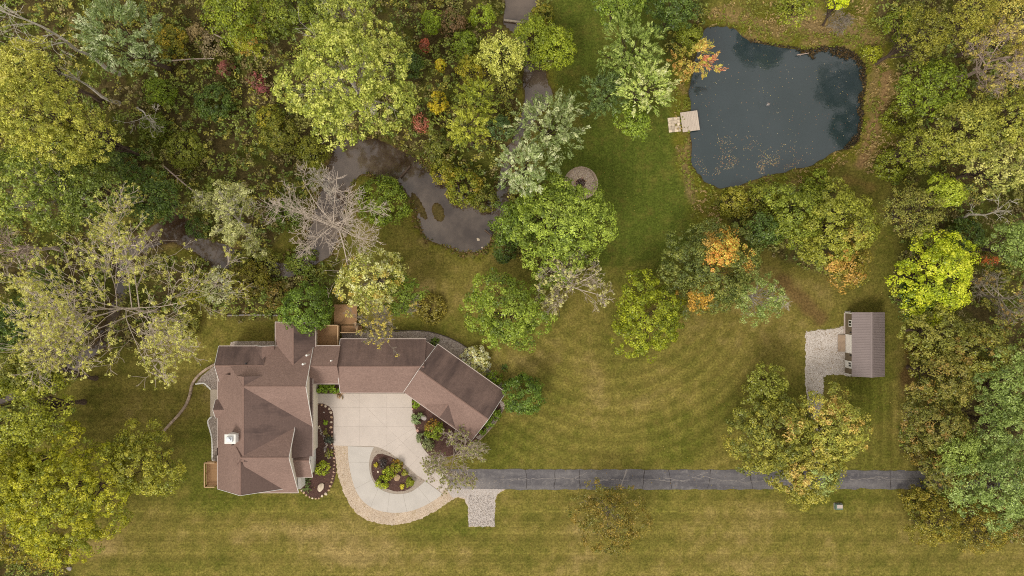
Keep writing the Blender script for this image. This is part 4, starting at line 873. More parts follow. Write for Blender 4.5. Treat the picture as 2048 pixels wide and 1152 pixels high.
for i in range(8): x = -.53+i*.15; MB().slab([(x-.068, -1.44, .12+.15*(x+.6)), (x+.068, -1.44, .12+.15*(x+.6)+.02), (x+.068, 1.44, .12+.15*(x+.6)+.02), (x-.068, 1.44, .12+.15*(x+.6))], .04).build('board', M['ramp'], ramp)
MB().box((0, -1.3, .06), (1.1, .08, .12)).box((0, 1.3, .06), (1.1, .08, .12)).build('ramp_frame', M['ramp'], ramp)
ub = thing('utility_box', 'squat green utility box with a pale lid on the lawn below the driveway', 'utility box', tuple(G(1675.5,1012)))
MB().box((0, 0, .3), (1.25, .95, .6)).build('cabinet', m_plain('green_paint', lin((96, 116, 100)), .5), ub, None, .03); MB().box((.05, .1, .64), (.95, .62, .08)).build('lid', M['gutter'], ub, None, .02); MB().box((0, 0, .03), (1.4, 1.1, .1)).build('pad', M['stone_grey'], ub)
# ------------------------------------------------------------------ dock, landing, fountain
dk = thing('dock', 'square weathered plank dock standing over the west edge of the pond', 'dock', tuple(G(1379,243.5)))
dk.rotation_euler = (0, 0, math.radians(8))
for i in range(11): MB().box((-1.33+i*.266, 0, .32), (.25, 3.35, .05)).build('plank', M['dock'], dk)
for y in (-1.55, 0, 1.55): MB().box((0, y, .24), (2.86, .1, .14)).build('joist', M['dock'], dk)
for x, y in ((-1.3, -1.5), (1.3, -1.5), (1.3, 1.5), (-1.3, 1.5)): MB().lathe([(.09, -1.6), (.09, .28)], (x, y, 0), 8).build('pile', M['dock'], dk)
ld = thing('dock_landing', 'pinkish leaf-strewn paver landing beside the pond dock', 'landing', tuple(G(1348.5,249.5))); ld.rotation_euler = (0, 0, math.radians(6))
for i in range(4):
    for j in range(5): MB().box((-.78+i*.52, -1.0+j*.5, .06), (.5, .48, .12+random.uniform(-.01, .01))).build('paver', M['stone_pale'], ld, None, .015)
fo = thing('pond_fountain', 'small bubbling aerator fountain in the middle of the dark pond', 'fountain', (*G(1537,208)[:2], -.32))
MB().lathe([(.12, -.1), (.16, .0), (.12, .05), (.08, .08), (.06, .12)], (0, 0, 0), 16).build('float', M['steel'], fo)
rf = np.random.default_rng(3); mb = MB()
for i in range(110):
    a, r = rf.uniform(0, 6.28), abs(rf.normal(0, .17)); s = rf.uniform(.02, .05); mb.box((r*math.cos(a), r*math.sin(a), .1+max(0, .45-r)*rf.random()), (s, s, s), rf.uniform(0, 3))
mb.build('spray', M['gutter'], fo)
for k in range(5): MB().lathe([(.55+k*.26-.05, -.01), (.55+k*.26, .009-.001*k), (.55+k*.26+.05, -.01)], (0, 0, 0), 40).build('ripple', M['pond'], fo)
# fallen logs
def log(label, pts, r, mat='bark_grey', z=.2):
    P = np.array([G(x, y, 0) for x, y in pts]); P[:, 2] = ground_h(P[:, 0], P[:, 1]).clip(-.3) + z; c = P.mean(0); t = thing('fallen_log', label, 'log', tuple(c))
    tubes('stem', [(P-c, np.linspace(r, r*.6, len(P)))], M[mat], t, 8); rg2 = np.random.default_rng(int(pts[0][0])); b = spawn((P-c)[None], np.linspace(r, r*.6, len(P))[None], 5, rg2, (30, 70), (.08, .2), (.1, .95), 4); tubes('branch_stub', [b], M[mat], t, 4); return t
log('grey log lying across the creek at the top of the photo', [(1008,40),(1040,44),(1075,47),(1110,51)], .22, z=.3)
log('thin log leaning into the creek beside the pale lime tree', [(1072,140),(1060,158),(1048,175)], .1, 'bark', z=.3)
log('dark log stuck in the bank at the right end of the creek pool', [(970,460),(977,466),(984,472)], .2, 'bark', z=.3)
log('long thin pale log lying among the red sumac', [(352,131),(395,127),(440,126)], .12, 'bark_pink', z=2.2)
log('slender pale fallen pole slanting down towards the big pale sycamore', [(438,78),(480,98),(520,116),(548,130)], .10, 'bark_pink', z=2.5)
log('brown fallen stem slanting across the undergrowth above the half-bare willow', [(335,335),(370,365),(400,390)], .14, 'bark_pink', z=1.2)
log('short pale log among weeds on the north-east pond edge', [(1594,110),(1606,108),(1618,106)], .10, 'bark_pink', z=.3)
log('brown log on the bank under the meander thicket', [(800,355),(812,342),(820,332)], .22, 'bark', z=.4)
# ------------------------------------------------------------------ trees and shrubs
YG = [(3,(128,130,54)),(2,(152,148,70)),(1,(100,108,42))]; GRN = [(3,(84,110,40)),(2,(104,128,48)),(1,(64,88,34))]; DKG = [(3,(56,82,34)),(2,(74,100,44)),(1,(44,66,30))]
OLV = [(3,(102,104,44)),(2,(120,116,52)),(1,(82,86,36))]; SIL = [(3,(112,126,84)),(2,(160,168,132)),(2,(84,104,60))]; PALE = [(3,(148,154,84)),(2,(182,184,120)),(1,(112,122,54))]
BRN = [(3,(96,98,44)),(2,(110,104,50)),(1,(82,86,38)),(1,(124,100,54))]; BLUE = [(3,(94,116,60)),(2,(116,138,78)),(1,(72,94,48))]; YEL = [(3,(150,148,70)),(2,(176,168,90)),(1,(116,120,50))]
MIX = [(2,(92,104,36)),(2,(70,84,32)),(1,(120,112,40)),(1,(96,72,44)),(1,(60,74,36))]
T = tree
# -- left woods
bare_tree('dead_tree', 'tall dead grey tree with a long bare trunk in the top left corner', 60, 40, 95, 27, (241,149), 'bark_pale', (8, 4, 3), (12, 34), .5, None, 5, up=.02, flat=.0, lev_len=(.30,.46), r0=.34)
bare_tree('dead_tree', 'thin dead forked snag below the tall dead corner tree', 135, 152, 36, 15, (238,206), 'bark_pale', (6, 3, 2), (16, 45), .6, None, 8, up=.0, flat=0, lev_len=(.2,.32))
bare_tree('dead_tree', 'pale leaning dead top drooping over the undergrowth', 318, 246, 24, 9, (275,216), 'bark_pale', (6, 4, 3), (20, 50), .4, None, 9, up=0, lev_len=(.3,.5))
T('silver_tree', 'blue-grey silvery tree right of the tall dead corner tree', 243, 78, 90, 20, 'shoot', [(3,(96,116,72)),(2,(150,162,132)),(2,(76,98,56))])
T('locust_tree', 'pale yellow tree at the left edge below the corner snag', 52, 132, 66, 22, 'locust', YEL, vr=.7)
T('locust_tree', 'large yellow-green tree with its thick leaning trunk showing', 80, 232, 105, 25, 'locust', YG+[(2,(150,150,66))], base=(254,300), vr=.7)
T('locust_tree', 'yellow-green tree crowding right of the thick leaning trunk', 175, 272, 60, 19, 'locust', YG, vr=.7)
T('cottonwood_tree', 'broad green tree with pale flecked leaves at the left edge', 70, 375, 98, 20, 'open', [(3,(92,112,46)),(2,(140,148,72)),(1,(74,92,40))], bark='bark_pale', cover=1.5)
T('cottonwood_tree', 'green bushy tree right of the broad flecked left-edge tree', 195, 385, 80, 17, 'maple', [(3,(84,102,44)),(1,(120,130,64)),(2,(66,84,36))])
T('green_tree', 'dark green tree overhanging the creek bend west of the half-bare willow', 300, 398, 52, 12, 'maple', DKG)
bare_tree('bare_tree', 'leafless pinkish tree cut by the left edge beside the creek', 22, 490, 66, 16, None, 'bark_pink', (10, 6, 5, 3), (35, 80), .35)
bare_tree('sycamore_tree', 'huge half-bare sycamore with white limbs and sparse yellow leaves', 232, 612, 196, 23, (318,622), 'bark_bleach', (16, 8, 6, 3), (40, 88), .24, [(3,(152,148,82)),(2,(170,166,100)),(1,(124,126,62))], 4, 'thin', .8, flat=.5, r0=.26, lk=.5, lev_len=(.66,.86))
T('dark_tree', 'dark green tree at the left edge below the leafless pinkish tree', 45, 655, 62, 14, 'maple', DKG)
T('green_tree', 'yellow-green tree with a bare lower trunk on the west lawn', 55, 815, 92, 19, 'maple', [(3,(112,118,38)),(2,(132,134,46)),(1,(84,96,34))], base=(168,804))
T('green_tree', 'leafy olive tree above the west lawn with a mossy trunk', 70, 735, 72, 17, 'maple', OLV+[(2,(96,108,38))], base=(192,756))
T('ash_tree', 'big bright yellow-green tree dominating the lower left lawn', 130, 985, 132, 18, 'maple', [(3,(132,132,34)),(2,(152,148,44)),(2,(100,108,34))], base=(230,960), lobes=9, vr=.7)
T('ash_tree', 'rounded yellow-green tree between the big lower left tree and the house', 285, 930, 78, 14, 'maple', [(3,(118,118,42)),(2,(136,132,50)),(1,(92,100,36))], lobes=7)
T('ash_tree', 'yellow-green tree cut by the left edge above the corner thicket', 22, 950, 82, 17, 'maple', [(3,(124,124,34)),(2,(144,142,44)),(1,(94,102,32))])
T('thicket_tree', 'olive tree with bare dark twigs in the lower left corner', 48, 1075, 62, 10, 'thin', [(3,(136,126,44)),(2,(108,106,40)),(1,(92,80,56))], cover=2.0)
# -- top middle
T('sycamore_tree', 'largest pale green tree with white branches left of the creek', 692, 158, 138, 25, 'open', [(3,(136,146,66)),(3,(168,172,92)),(2,(98,112,48))], bark='bark_pale', lobes=10, vr=.6, cover=1.25, scale=.85)
T('sycamore_tree', 'pale green tree at the top edge adjoining the largest white-branched tree', 690, 40, 58, 19, 'open', [(3,(118,128,58)),(2,(148,154,80)),(1,(84,100,42))], bark='bark_pale', cover=1.4)
T('green_tree', 'bright green tree at the top edge beside the fallen pale pole', 478, 22, 60, 14, 'maple', [(3,(96,112,34)),(2,(116,128,40)),(1,(70,86,30))])
T('green_tree', 'yellowish bush-like tree below the top edge and left of the pale green trees', 500, 78, 34, 8, 'dense', [(3,(120,124,38)),(2,(138,136,46)),(1,(150,120,60))])
T('green_tree', 'green tree at the top edge between two pale-leaved trees', 590, 22, 50, 15, 'maple', [(3,(90,104,36)),(2,(108,120,42)),(1,(66,82,30))])
T('lime_tree', 'feathery pale lime tree beside the upper creek', 1004, 112, 46, 13, 'locust', [(3,(158,160,80)),(2,(176,176,96)),(1,(126,130,54))], vr=.7, cover=.9)
T('lime_tree', 'ragged yellow-green tree under the feathery pale lime tree', 1010, 160, 34, 10, 'fine', [(3,(126,126,58)),(2,(104,106,46))])
T('willow_bush', 'round green tree over the creek just below the grey log', 1066, 86, 50, 8, 'dense', [(3,(104,120,36)),(2,(122,134,42)),(1,(84,100,32))], group=None)
T('willow_bush', 'round green tree between the mown strip and the upper creek', 1104, 94, 42, 7, 'dense', [(3,(108,124,36)),(2,(126,138,44))])
T('willow_tree', 'brushy bright green willow left of the silver maples, upper one', 955, 200, 40, 13, 'shoot', [(3,(112,122,40)),(2,(132,138,50)),(1,(84,98,36))])
T('willow_tree', 'brushy yellow-green willow left of the silver maples, lower one', 936, 258, 42, 15, 'shoot', [(3,(130,134,48)),(2,(150,152,60)),(1,(100,110,40))])
T('silver_maple', 'large silvery grey-green maple leaning over the creek gap', 1098, 252, 76, 15, 'shoot', SIL)
T('silver_maple', 'smaller silvery maple right above the big round green maple', 1048, 335, 56, 15, 'shoot', [(3,(120,136,92)),(2,(164,174,140)),(1,(88,110,66))])
T('round_maple', 'big round deep green maple beside the fire pit', 1118, 452, 106, 14, 'maple', [(3,(106,128,48)),(3,(126,146,60)),(2,(80,102,40))], lobes=10, cover=1.25, scale=1.05, vr=.9)
T('round_maple', 'green tree at the creek pool, left shoulder of the big round maple', 1030, 450, 48, 9, 'maple', [(3,(78,104,38)),(2,(96,122,44)),(1,(58,80,32))])
T('lawn_maple', 'bright green maple standing on the lawn north of the garage', 1014, 628, 84, 14, 'maple', [(3,(94,116,40)),(2,(118,138,54)),(1,(70,90,34))], lobes=9, vr=.9)
bare_tree('half_bare_tree', 'nearly leafless pale tree right of the bright green lawn maple', 1150, 572, 82, 10, (1125,570), 'bark_bleach', (13, 7, 6, 3), (30, 80), .22, [(3,(176,168,116)),(1,(136,132,84))], 6, 'thin', .24, lk=.34)
T('lawn_maple', 'rounded yellow-green tree on the lawn south of the upper mown strip', 1294, 638, 80, 12, 'maple', [(3,(112,122,30)),(2,(132,140,38)),(2,(84,98,28))], lobes=8, vr=.9)
T('sugar_maple', 'dark maple with a glowing orange top', 1420, 536, 99, 13, 'dense', [(3,(88,98,46)),(2,(108,112,54)),(2,(66,80,38))], lobes=9, cover=1.2, scale=1.1, vr=.9,
  spots=((1466,492,30,(236,160,70),.96),(1436,512,24,(228,154,70),.92),(1497,536,13,(212,150,74),.8),(1418,478,14,(170,136,66),.6),(1392,600,30,(170,130,52),.7)))
T('birch_tree', 'thin airy grey-green tree right of the orange-topped maple', 1515, 595, 60, 11, 'fine', [(3,(104,124,66)),(2,(128,144,86)),(1,(84,104,52))], cover=.75, bark='bark_pale')
bare_tree('dead_tree', 'small bleached dead tree at the edge of the airy grey-green tree', 1562, 598, 34, 8, (1535,596), 'bark_pale', (7, 5, 3), (25, 60), .3)
T('field_tree', 'wide yellow-green tree south-east of the pond', 1668, 450, 88, 12, 'maple', [(3,(116,120,44)),(2,(134,134,54)),(1,(92,100,38))], lobes=9, spots=((1690,540,34,(168,128,62),.6),(1720,470,26,(152,136,60),.5)))
T('field_tree', 'green tree joined to the left of the wide tree south-east of the pond', 1590, 430, 62, 10, 'maple', [(3,(98,112,40)),(2,(114,124,46)),(1,(76,92,34))])
T('field_tree', 'small orange-tinged tree below the wide tree south-east of the pond', 1690, 532, 42, 7, 'maple', [(3,(124,114,48)),(2,(156,124,64)),(1,(98,100,40))])
T('dark_tree', 'dark green small tree tucked right of the orange-topped maple', 1530, 462, 36, 8, 'maple', DKG)
T('lime_maple', 'bright lime green tree at the right wood edge above the shed', 1870, 552, 84, 14, 'maple', [(3,(142,158,36)),(2,(168,176,52)),(1,(108,128,34))], lobes=8, cover=1.1)
# -- pond west group
T('silver_maple', 'pale silvery tree topping the clump west of the pond', 1288, 178, 52, 15, 'shoot', [(3,(140,158,86)),(2,(176,188,128)),(1,(100,124,58))])
T('pond_maple', 'green feathery tree at the north of the clump west of the pond', 1262, 105, 64, 14, 'shoot', [(3,(98,120,56)),(2,(134,150,86)),(1,(76,100,46))])
T('pond_maple', 'dark green tree at the left of the clump west of the pond', 1205, 190, 46, 11, 'shoot', [(3,(72,96,52)),(2,(90,114,64)),(1,(54,76,40))])
T('pond_maple', 'rich green tree hanging off the south end of the clump west of the pond', 1268, 245, 34, 9, 'maple', [(3,(92,116,40)),(2,(110,134,48))])
T('orange_maple', 'small maple turning orange and red over the pond corner', 1388, 118, 40, 8, 'shoot', [(3,(178,150,78)),(2,(196,146,84)),(2,(140,138,66))], spots=((1425,130,24,(214,120,96),.45),(1362,100,22,(142,140,60),.8)), squash=(1.2,.9,0))
T('green_tree', 'green tree at the top edge above the clump west of the pond', 1235, 8, 52, 11, 'maple', GRN)
T('green_tree', 'dark green tree at the top edge north-west of the pond', 1345, 22, 46, 9, 'maple', DKG)
T('green_tree', 'low light green bush tree between the pond corner and the top edge', 1378, 78, 30, 5, 'dense', [(3,(100,112,38)),(2,(116,124,44))])
T('green_tree', 'small forked green tree on the bank north of the pond', 1588, 8, 40, 12, 'open', [(3,(98,108,38)),(2,(120,126,44))], base=(1576,34))
T('lime_maple', 'bright lime crown poking in from the top edge north-east of the pond', 1682, -14, 32, 16, 'maple', [(3,(150,170,30)),(2,(168,184,44))], base=(1645,52))
bare_tree('bare_shrub', 'wispy bare shrub in the dry grass north of the pond', 1668, 42, 38, 4, None, 'bark_grey', (10, 6, 4, 2), (35, 80), .15, None, 7)
# -- half bare trees by the creek
bare_tree('dead_tree', 'big bleached leafless tree spreading over the creek meander', 665, 445, 126, 16, (690,470), 'bark_bleach', (13, 7, 6, 3), (40, 88), .3, None, 11, flat=.5, r0=.30, lev_len=(.62,.9))
bare_tree('dead_tree', 'upright bleached dead tree above the big leafless creek tree', 638, 362, 42, 13, (660,390), 'bark_pale', (9, 6, 5, 3), (20, 60), .35, None, 12)
bare_tree('half_bare_willow', 'grey-green half-bare willow over the creek with white limbs', 462, 430, 84, 15, (500,452), 'bark_pale', (10, 6, 5, 4), (35, 80), .3, [(3,(138,140,92)),(2,(164,162,120)),(1,(104,110,60))], 14, 'thin', .48, lk=.75)
T('silver_tree', 'small silvery tree over the creek below the half-bare willow', 440, 575, 36, 9, 'thin', [(3,(164,164,128)),(2,(130,136,96)),(1,(190,188,156))], bark='bark_grey', cover=1.6)
T('deck_tree', 'cream and green tree beside the back deck', 748, 560, 72, 13, 'open', [(3,(164,162,92)),(2,(196,192,132)),(2,(110,120,50)),(1,(150,130,60))], bark='bark_grey', cover=1.5, lobes=7)
T('deck_tree', 'green lower bough mass right of the cream tree by the back deck', 800, 590, 42, 9, 'maple', [(3,(84,108,40)),(2,(104,124,48))])
bare_tree('half_bare_tree', 'grey half-bare tree with yellow leaves hanging over the garage roof', 748, 652, 72, 13, (775,625), 'bark_grey', (11, 7, 5, 4), (30, 80), .3, [(3,(166,148,74)),(2,(150,138,80)),(1,(124,124,66))], 15, 'thin', .09, lk=.45)
shrub('dense_tree', 'dense round green tree touching the north wing roof', 612, 616, 58, 9.5, [(3,(72,102,38)),(2,(90,122,46)),(1,(56,80,32))], 'dense', 'tree', cover=1.5)
shrub('dense_tree', 'dense globe-shaped green tree off the garage gable end', 1047, 788, 44, 7, [(3,(62,92,34)),(2,(80,112,42)),(1,(46,70,28))], 'dense', 'tree', cover=1.7)
bare_tree('twiggy_tree', 'twiggy purple-grey ornamental tree over the driveway bend', 905, 920, 66, 5.5, None, 'bark_bleach', (16, 8, 6, 3), (35, 85), .15, [(3,(132,130,84)),(2,(114,118,70)),(1,(144,136,112))], 16, 'thin', .3, lk=.24, flat=.4)
# -- right side
T('fork_tree', 'large tree with orange-tipped boughs straddling the gravel path, left part', 1540, 862, 98, 12, 'maple', [(3,(112,112,46)),(2,(132,128,54)),(2,(84,92,40))], lobes=8, spots=((1580,860,22,(184,150,82),.5),(1455,890,26,(150,140,60),.5)), vr=.7)
T('fork_tree', 'tall yellowing tree straddling the gravel path, right part', 1662, 862, 78, 12, 'maple', [(3,(132,132,58)),(2,(152,144,68)),(2,(104,110,48)),(.5,(180,146,80))], vr=.75, spots=((1672,820,22,(188,154,84),.4),))
T('fork_tree', 'yellow-green lower boughs hanging over the asphalt drive', 1618, 938, 74, 11, 'maple', [(3,(126,122,52)),(2,(140,132,58)),(1,(94,98,44))], spots=((1598,955,26,(174,146,78),.45),(1655,960,26,(128,140,80),.6)))
T('path_tree', 'thin-crowned tree just above the gravel path boughs', 1530, 770, 42, 9, 'open', [(3,(100,106,42)),(2,(120,122,52))], cover=1.2)
T('russet_tree', 'sparse russet and olive tree alone on the bottom lawn', 1220, 1032, 74, 9, 'fine', [(3,(112,102,46)),(2,(130,110,52)),(2,(94,94,42))], bark='bark_grey', cover=1.15, lobes=9)
R_ = [
 ('wood_tree', 'olive-green tree south of the bright lime tree', 1868, 665, 68, 13, 'dense', OLV), ('wood_tree', 'brown-olive tree level with the shed at the right wood edge', 1885, 748, 70, 14, 'dense', [(3,(100,98,44)),(2,(116,108,52)),(1,(82,86,36)),(1,(126,104,54))]),
 ('wood_tree', 'russet-olive tree just north of the drive entering the wood', 1868, 840, 68, 13, 'dense', BRN), ('wood_tree', 'olive tree behind the russet-olive ones by the drive', 1955, 700, 66, 15, 'dense', OLV+[(1,(112,92,44))]),
 ('wood_tree', 'brownish tree overhanging the end of the asphalt drive', 1900, 925, 62, 12, 'dense', BRN), ('wood_tree', 'large blue-green tree on the right edge level with the shed', 2022, 775, 74, 17, 'locust', BLUE),
 ('wood_tree', 'blue-green tree at the right edge north of the drive line', 2010, 850, 56, 16, 'locust', BLUE), ('wood_tree', 'biggest blue-green tree in the bottom right wood', 1990, 960, 92, 16, 'locust', [(3,(98,122,66)),(2,(122,144,86)),(1,(76,100,54))]),
 ('wood_tree', 'light green tree reaching left above the biggest blue-green tree', 1915, 905, 40, 14, 'locust', [(3,(104,124,58)),(2,(122,140,74))]), ('wood_tree', 'low olive tree at the bottom of the right wood facing the lawn', 1868, 1035, 58, 8, 'fine', [(3,(112,106,40)),(2,(128,116,46)),(1,(90,90,34))]),
 ('wood_tree', 'yellowish low tree in the bottom right corner of the wood', 1960, 1055, 60, 8, 'fine', [(3,(116,108,42)),(2,(136,120,50)),(1,(90,86,38))]), ('wood_tree', 'low brown tree at the right edge below the biggest blue-green tree', 2035, 1040, 48, 9, 'fine', BRN),
 ('wood_tree', 'green tree on the right edge below the fallen-looking white branches', 2030, 495, 58, 14, 'maple', [(3,(84,106,52)),(2,(102,124,64))]), ('wood_tree', 'olive tree between the field tree and the right wood', 1825, 425, 60, 12, 'fine', [(3,(106,106,50)),(2,(124,120,60)),(1,(86,92,40))]),
 ('wood_tree', 'small bright green tree above the bare white branches', 1890, 388, 36, 11, 'maple', [(3,(118,134,40)),(2,(140,152,54))]), ('wood_tree', 'green bush tree east of the pond path', 1858, 182, 62, 15, 'maple', [(3,(88,108,32)),(2,(106,122,38)),(1,(68,86,28))]),
 ('wood_tree', 'yellow-green tree in the middle of the wood east of the pond', 1920, 262, 72, 17, 'maple', [(3,(116,118,50)),(2,(136,134,60)),(1,(90,98,40))]), ('wood_tree', 'yellow-green tree at the right edge below the bare twiggy crown', 2020, 245, 68, 16, 'open', [(3,(122,126,52)),(2,(144,142,64)),(1,(94,102,42))]),
 ('wood_tree', 'pale tree on the right edge above the bare white branches', 1995, 335, 60, 15, 'open', [(3,(132,134,70)),(2,(158,154,94)),(1,(100,106,50))]), ('wood_tree', 'olive tree right of the pond bank opposite the dock', 1835, 300, 46, 13, 'fine', [(3,(98,106,38)),(2,(116,118,44))]),
 ('wood_tree', 'olive tree with a few grey twigs near the top right corner', 1845, 70, 60, 17, 'fine', [(3,(102,102,38)),(2,(120,116,44)),(1,(84,86,34))]), ('wood_tree', 'pale yellow tree in the top right corner', 2022, 55, 66, 17, 'fine', [(3,(152,142,72)),(2,(170,156,84)),(1,(118,116,52))]),
 ('wood_tree', 'olive tree at the top edge left of the pale corner tree', 1935, 30, 56, 18, 'fine', [(3,(116,114,46)),(2,(134,128,54))]), ('wood_tree', 'green understory tree beneath the lime tree crown', 1832, 600, 40, 9, 'maple', DKG)]
for a in R_: T(*a, group=None)
bare_tree('bare_tree', 'bare twiggy grey-pink crown in the wood near the top right corner', 1990, 128, 100, 18, (1905,160), 'bark_pink', (12, 7, 6, 4), (28, 70), .35, [(3,(150,136,76)),(1,(120,116,60))], 17, 'thin', .16, lk=.45)
bare_tree('dead_tree', 'white dead tree with a few stout branches at the right edge', 1985, 425, 56, 15, (1915,436), 'bark_pale', (6, 3, 2), (18, 48), .35, None, 18, up=0, r0=.22, lev_len=(.25,.42))
bare_tree('bare_tree', 'bare grey twiggy tree right of the bright lime tree', 2005, 595, 66, 15, (1945,590), 'bark_grey', (11, 6, 5, 3), (30, 78), .3, [(3,(120,100,60)),(1,(110,108,56))], 19, 'thin', .12, lk=.5)
# -- shrubs, by the woods
B = shrub
B('bank_shrub', 'green shrub at the creek edge below the bleached leafless tree', 598, 520, 34, 3, [(3,(84,104,40)),(2,(104,114,46))], 'dense')
B('bank_shrub', 'olive shrub over the creek right of the small silvery tree', 535, 525, 30, 3, [(3,(98,102,42)),(2,(116,114,50))], 'dense')
B('bank_shrub', 'dark shrub on the creek bank left of the half-bare willow', 395, 455, 22, 3, DKG, 'dense')
B('bank_shrub', 'smooth bright green mound of shrubs inside the creek meander', 768, 402, 56, 3.2, [(3,(88,110,36)),(2,(104,124,42)),(1,(70,92,32))], 'dense', cover=1.2)
for (lab, X, Y, r, h, pal) in (
 ('red sumac bush above the long pale log', 452, 138, 15, 3, [(2,(124,72,70)),(1,(104,66,60)),(2,(96,92,48))]), ('crimson sumac bush left of the largest pale tree', 512, 160, 16, 3, [(2,(126,70,74)),(2,(108,70,64)),(1,(92,90,48))]),
 ('small wine-red sumac below the crimson one', 528, 184, 11, 2.5, [(2,(132,72,80)),(1,(104,74,60))]), ('rust red dead conifer-like bush at the right of the largest pale tree', 848, 92, 11, 4, [(3,(140,76,58)),(1,(108,64,50))]),
 ('dusty red bush between the largest pale tree and the willows', 845, 248, 17, 3, [(3,(142,86,72)),(1,(110,80,60))]), ('yellow sapling column in the middle of the top thicket', 880, 130, 9, 4, [(3,(196,164,44)),(1,(160,140,44))]),
 ('golden bush beside the brushy willows', 876, 205, 19, 4, [(3,(156,140,36)),(2,(186,152,46)),(1,(110,112,34))]), ('brown dried bush at the top edge left of the upper creek', 905, 48, 32, 4, [(3,(112,88,64)),(2,(90,78,50)),(1,(92,96,44))]),
 ('vivid green bush left of the brown dried bush', 865, 42, 24, 5, [(3,(92,116,30)),(2,(110,132,36))]), ('vivid green bush between the brown bush and the creek', 965, 35, 26, 5, [(3,(96,116,32)),(2,(114,132,38))]),
 ('mid green bush under the brown dried bush', 925, 90, 28, 5, [(3,(84,104,34)),(2,(100,120,38))]), ('yellow-green bush left of the pale lime tree', 940, 140, 30, 5, [(3,(118,118,36)),(2,(140,130,42))]),
 ('dark bush cluster west of the yellow sapling column', 820, 130, 30, 5, DKG), ('bushy dark thicket above the creek at the muddy bend', 880, 300, 34, 5, [(3,(86,94,40)),(2,(104,106,44)),(1,(100,84,52))]),
 ('olive thicket overhanging the north bank of the creek pool', 925, 375, 40, 4.5, [(3,(100,108,34)),(2,(118,118,38)),(1,(140,124,44))]), ('yellowish thicket on the bank above the rippled creek pool', 885, 345, 26, 4, [(3,(112,112,36)),(2,(132,122,42))]),
 ('dark low thicket at the east bank of the creek pool', 970, 400, 26, 4, [(3,(84,92,36)),(2,(100,98,40))]), ('teal green bush below the brushy willows', 1000, 255, 26, 5, [(3,(60,88,52)),(2,(76,102,58))]),
 ('grey dry brush pile below the fallen pole', 425, 92, 26, 3, [(3,(130,116,92)),(1,(110,98,72))]), ('buff dead brush in the middle of the top left wood', 398, 70, 22, 3, [(3,(136,118,86)),(1,(114,100,66))]),
 ('yellow-flecked bush right of the silvery tree', 345, 85, 34, 5, [(3,(110,108,36)),(2,(144,126,44)),(1,(86,92,34))]), ('mid green bush below the silvery tree', 320, 185, 30, 4, [(3,(84,108,32)),(2,(100,122,38))]),
 ('dark green bush in the centre of the left thicket', 430, 205, 40, 5, DKG), ('green hummock bush above the half-bare willow', 370, 300, 42, 5, [(3,(92,100,36)),(2,(110,112,42))]),
 ('olive bush left of the dead creek trees', 560, 270, 40, 5, [(3,(96,100,38)),(2,(112,108,42))]), ('green bush under the bleached creek tree', 575, 430, 34, 4, [(3,(70,92,34)),(2,(86,106,38))]),
 ('low olive bush under the right boughs of the big sycamore', 372, 650, 30, 2.2, OLV), ('olive bush on the creek bend below the half-bare willow', 478, 522, 26, 3, OLV), ('olive scrub between the willow and the dense round tree', 500, 560, 44, 3.5, [(3,(110,106,40)),(2,(126,116,48)),(1,(92,82,44))]),
 ('yellow-green scrub beside the silvery tree below the willow', 395, 575, 34, 3, [(3,(104,106,36)),(2,(122,118,42))]), ('brown-tinged scrub north of the house lawn', 555, 590, 28, 3, [(3,(110,92,48)),(2,(96,94,40))]),
 ('green bush above the bleached upright dead tree', 625, 305, 34, 4, [(3,(108,108,38)),(2,(90,96,36))]), ('dark bush on the left edge under the yellow locusts', 265, 330, 36, 5, DKG),
 ('bush with yellow leaf tips at the centre of the upper thicket', 540, 235, 26, 4, [(3,(108,112,36)),(2,(136,126,40))]), ('green bush just right of the leaning thick trunk', 310, 255, 30, 4, [(3,(80,96,34)),(2,(98,108,38))]),
 ('green bush at the left edge beside the big sycamore', 95, 570, 40, 6, [(3,(58,82,30)),(2,(74,96,36))]), ('pale olive bush behind the lower left corner tree', 95, 1110, 30, 3, [(3,(140,126,48)),(2,(110,106,42))]),
 ('rounded green bush on the south pond bank', 1635, 362, 26, 3, [(3,(92,108,32)),(2,(108,122,38))]), ('yellow-green low bush at the pond bank corner south-west', 1470, 405, 32, 2.5, [(3,(114,114,40)),(2,(134,128,50))]),
 ('green bush left of the wide field tree by the pond bank', 1530, 395, 30, 3, [(3,(104,110,38)),(2,(120,122,44))]), ('bright bush along the path east of the pond', 1745, 108, 18, 1.6, [(3,(116,122,30)),(2,(132,134,38))]),
 ('green shrub at the wood edge north-east of the pond', 1800, 52, 32, 4, [(3,(88,104,32)),(2,(104,116,36))]), ('olive shrub on the wood edge opposite the pond path bend', 1800, 235, 34, 4, [(3,(96,106,32)),(2,(112,118,38))]),
 ('olive shrub south of the pond path beside the wood', 1785, 330, 34, 4, [(3,(92,104,32)),(2,(110,116,38))]), ('dark olive shrub in the wood near the white dead tree', 1930, 470, 36, 5, DKG), ('orange-tipped shrub right of the bright lime tree', 1968, 520, 12, 4, [(2,(170,90,50)),(2,(100,90,44))]),
 ('russet shrub where the wood meets the shed lawn', 1835, 690, 24, 3, [(3,(112,96,42)),(2,(96,94,36))]), ('russet shrub north of the drive end', 1838, 905, 26, 4, [(3,(114,98,44)),(2,(98,94,38))]), ('low olive shrub south of the drive end', 1830, 1000, 28, 3.5, [(3,(106,100,36)),(2,(122,112,44))]),
 ('green shrub on the strip beside the upper creek', 1085, 30, 22, 2, [(3,(106,108,36)),(2,(128,118,44))]), ('dark green undergrowth bush left of the big round maple', 1010, 500, 26, 4, DKG), ('low bush in the rough on the lawn rise behind the garage', 860, 615, 34, 1.2, [(3,(110,102,44)),(2,(124,112,50))])):
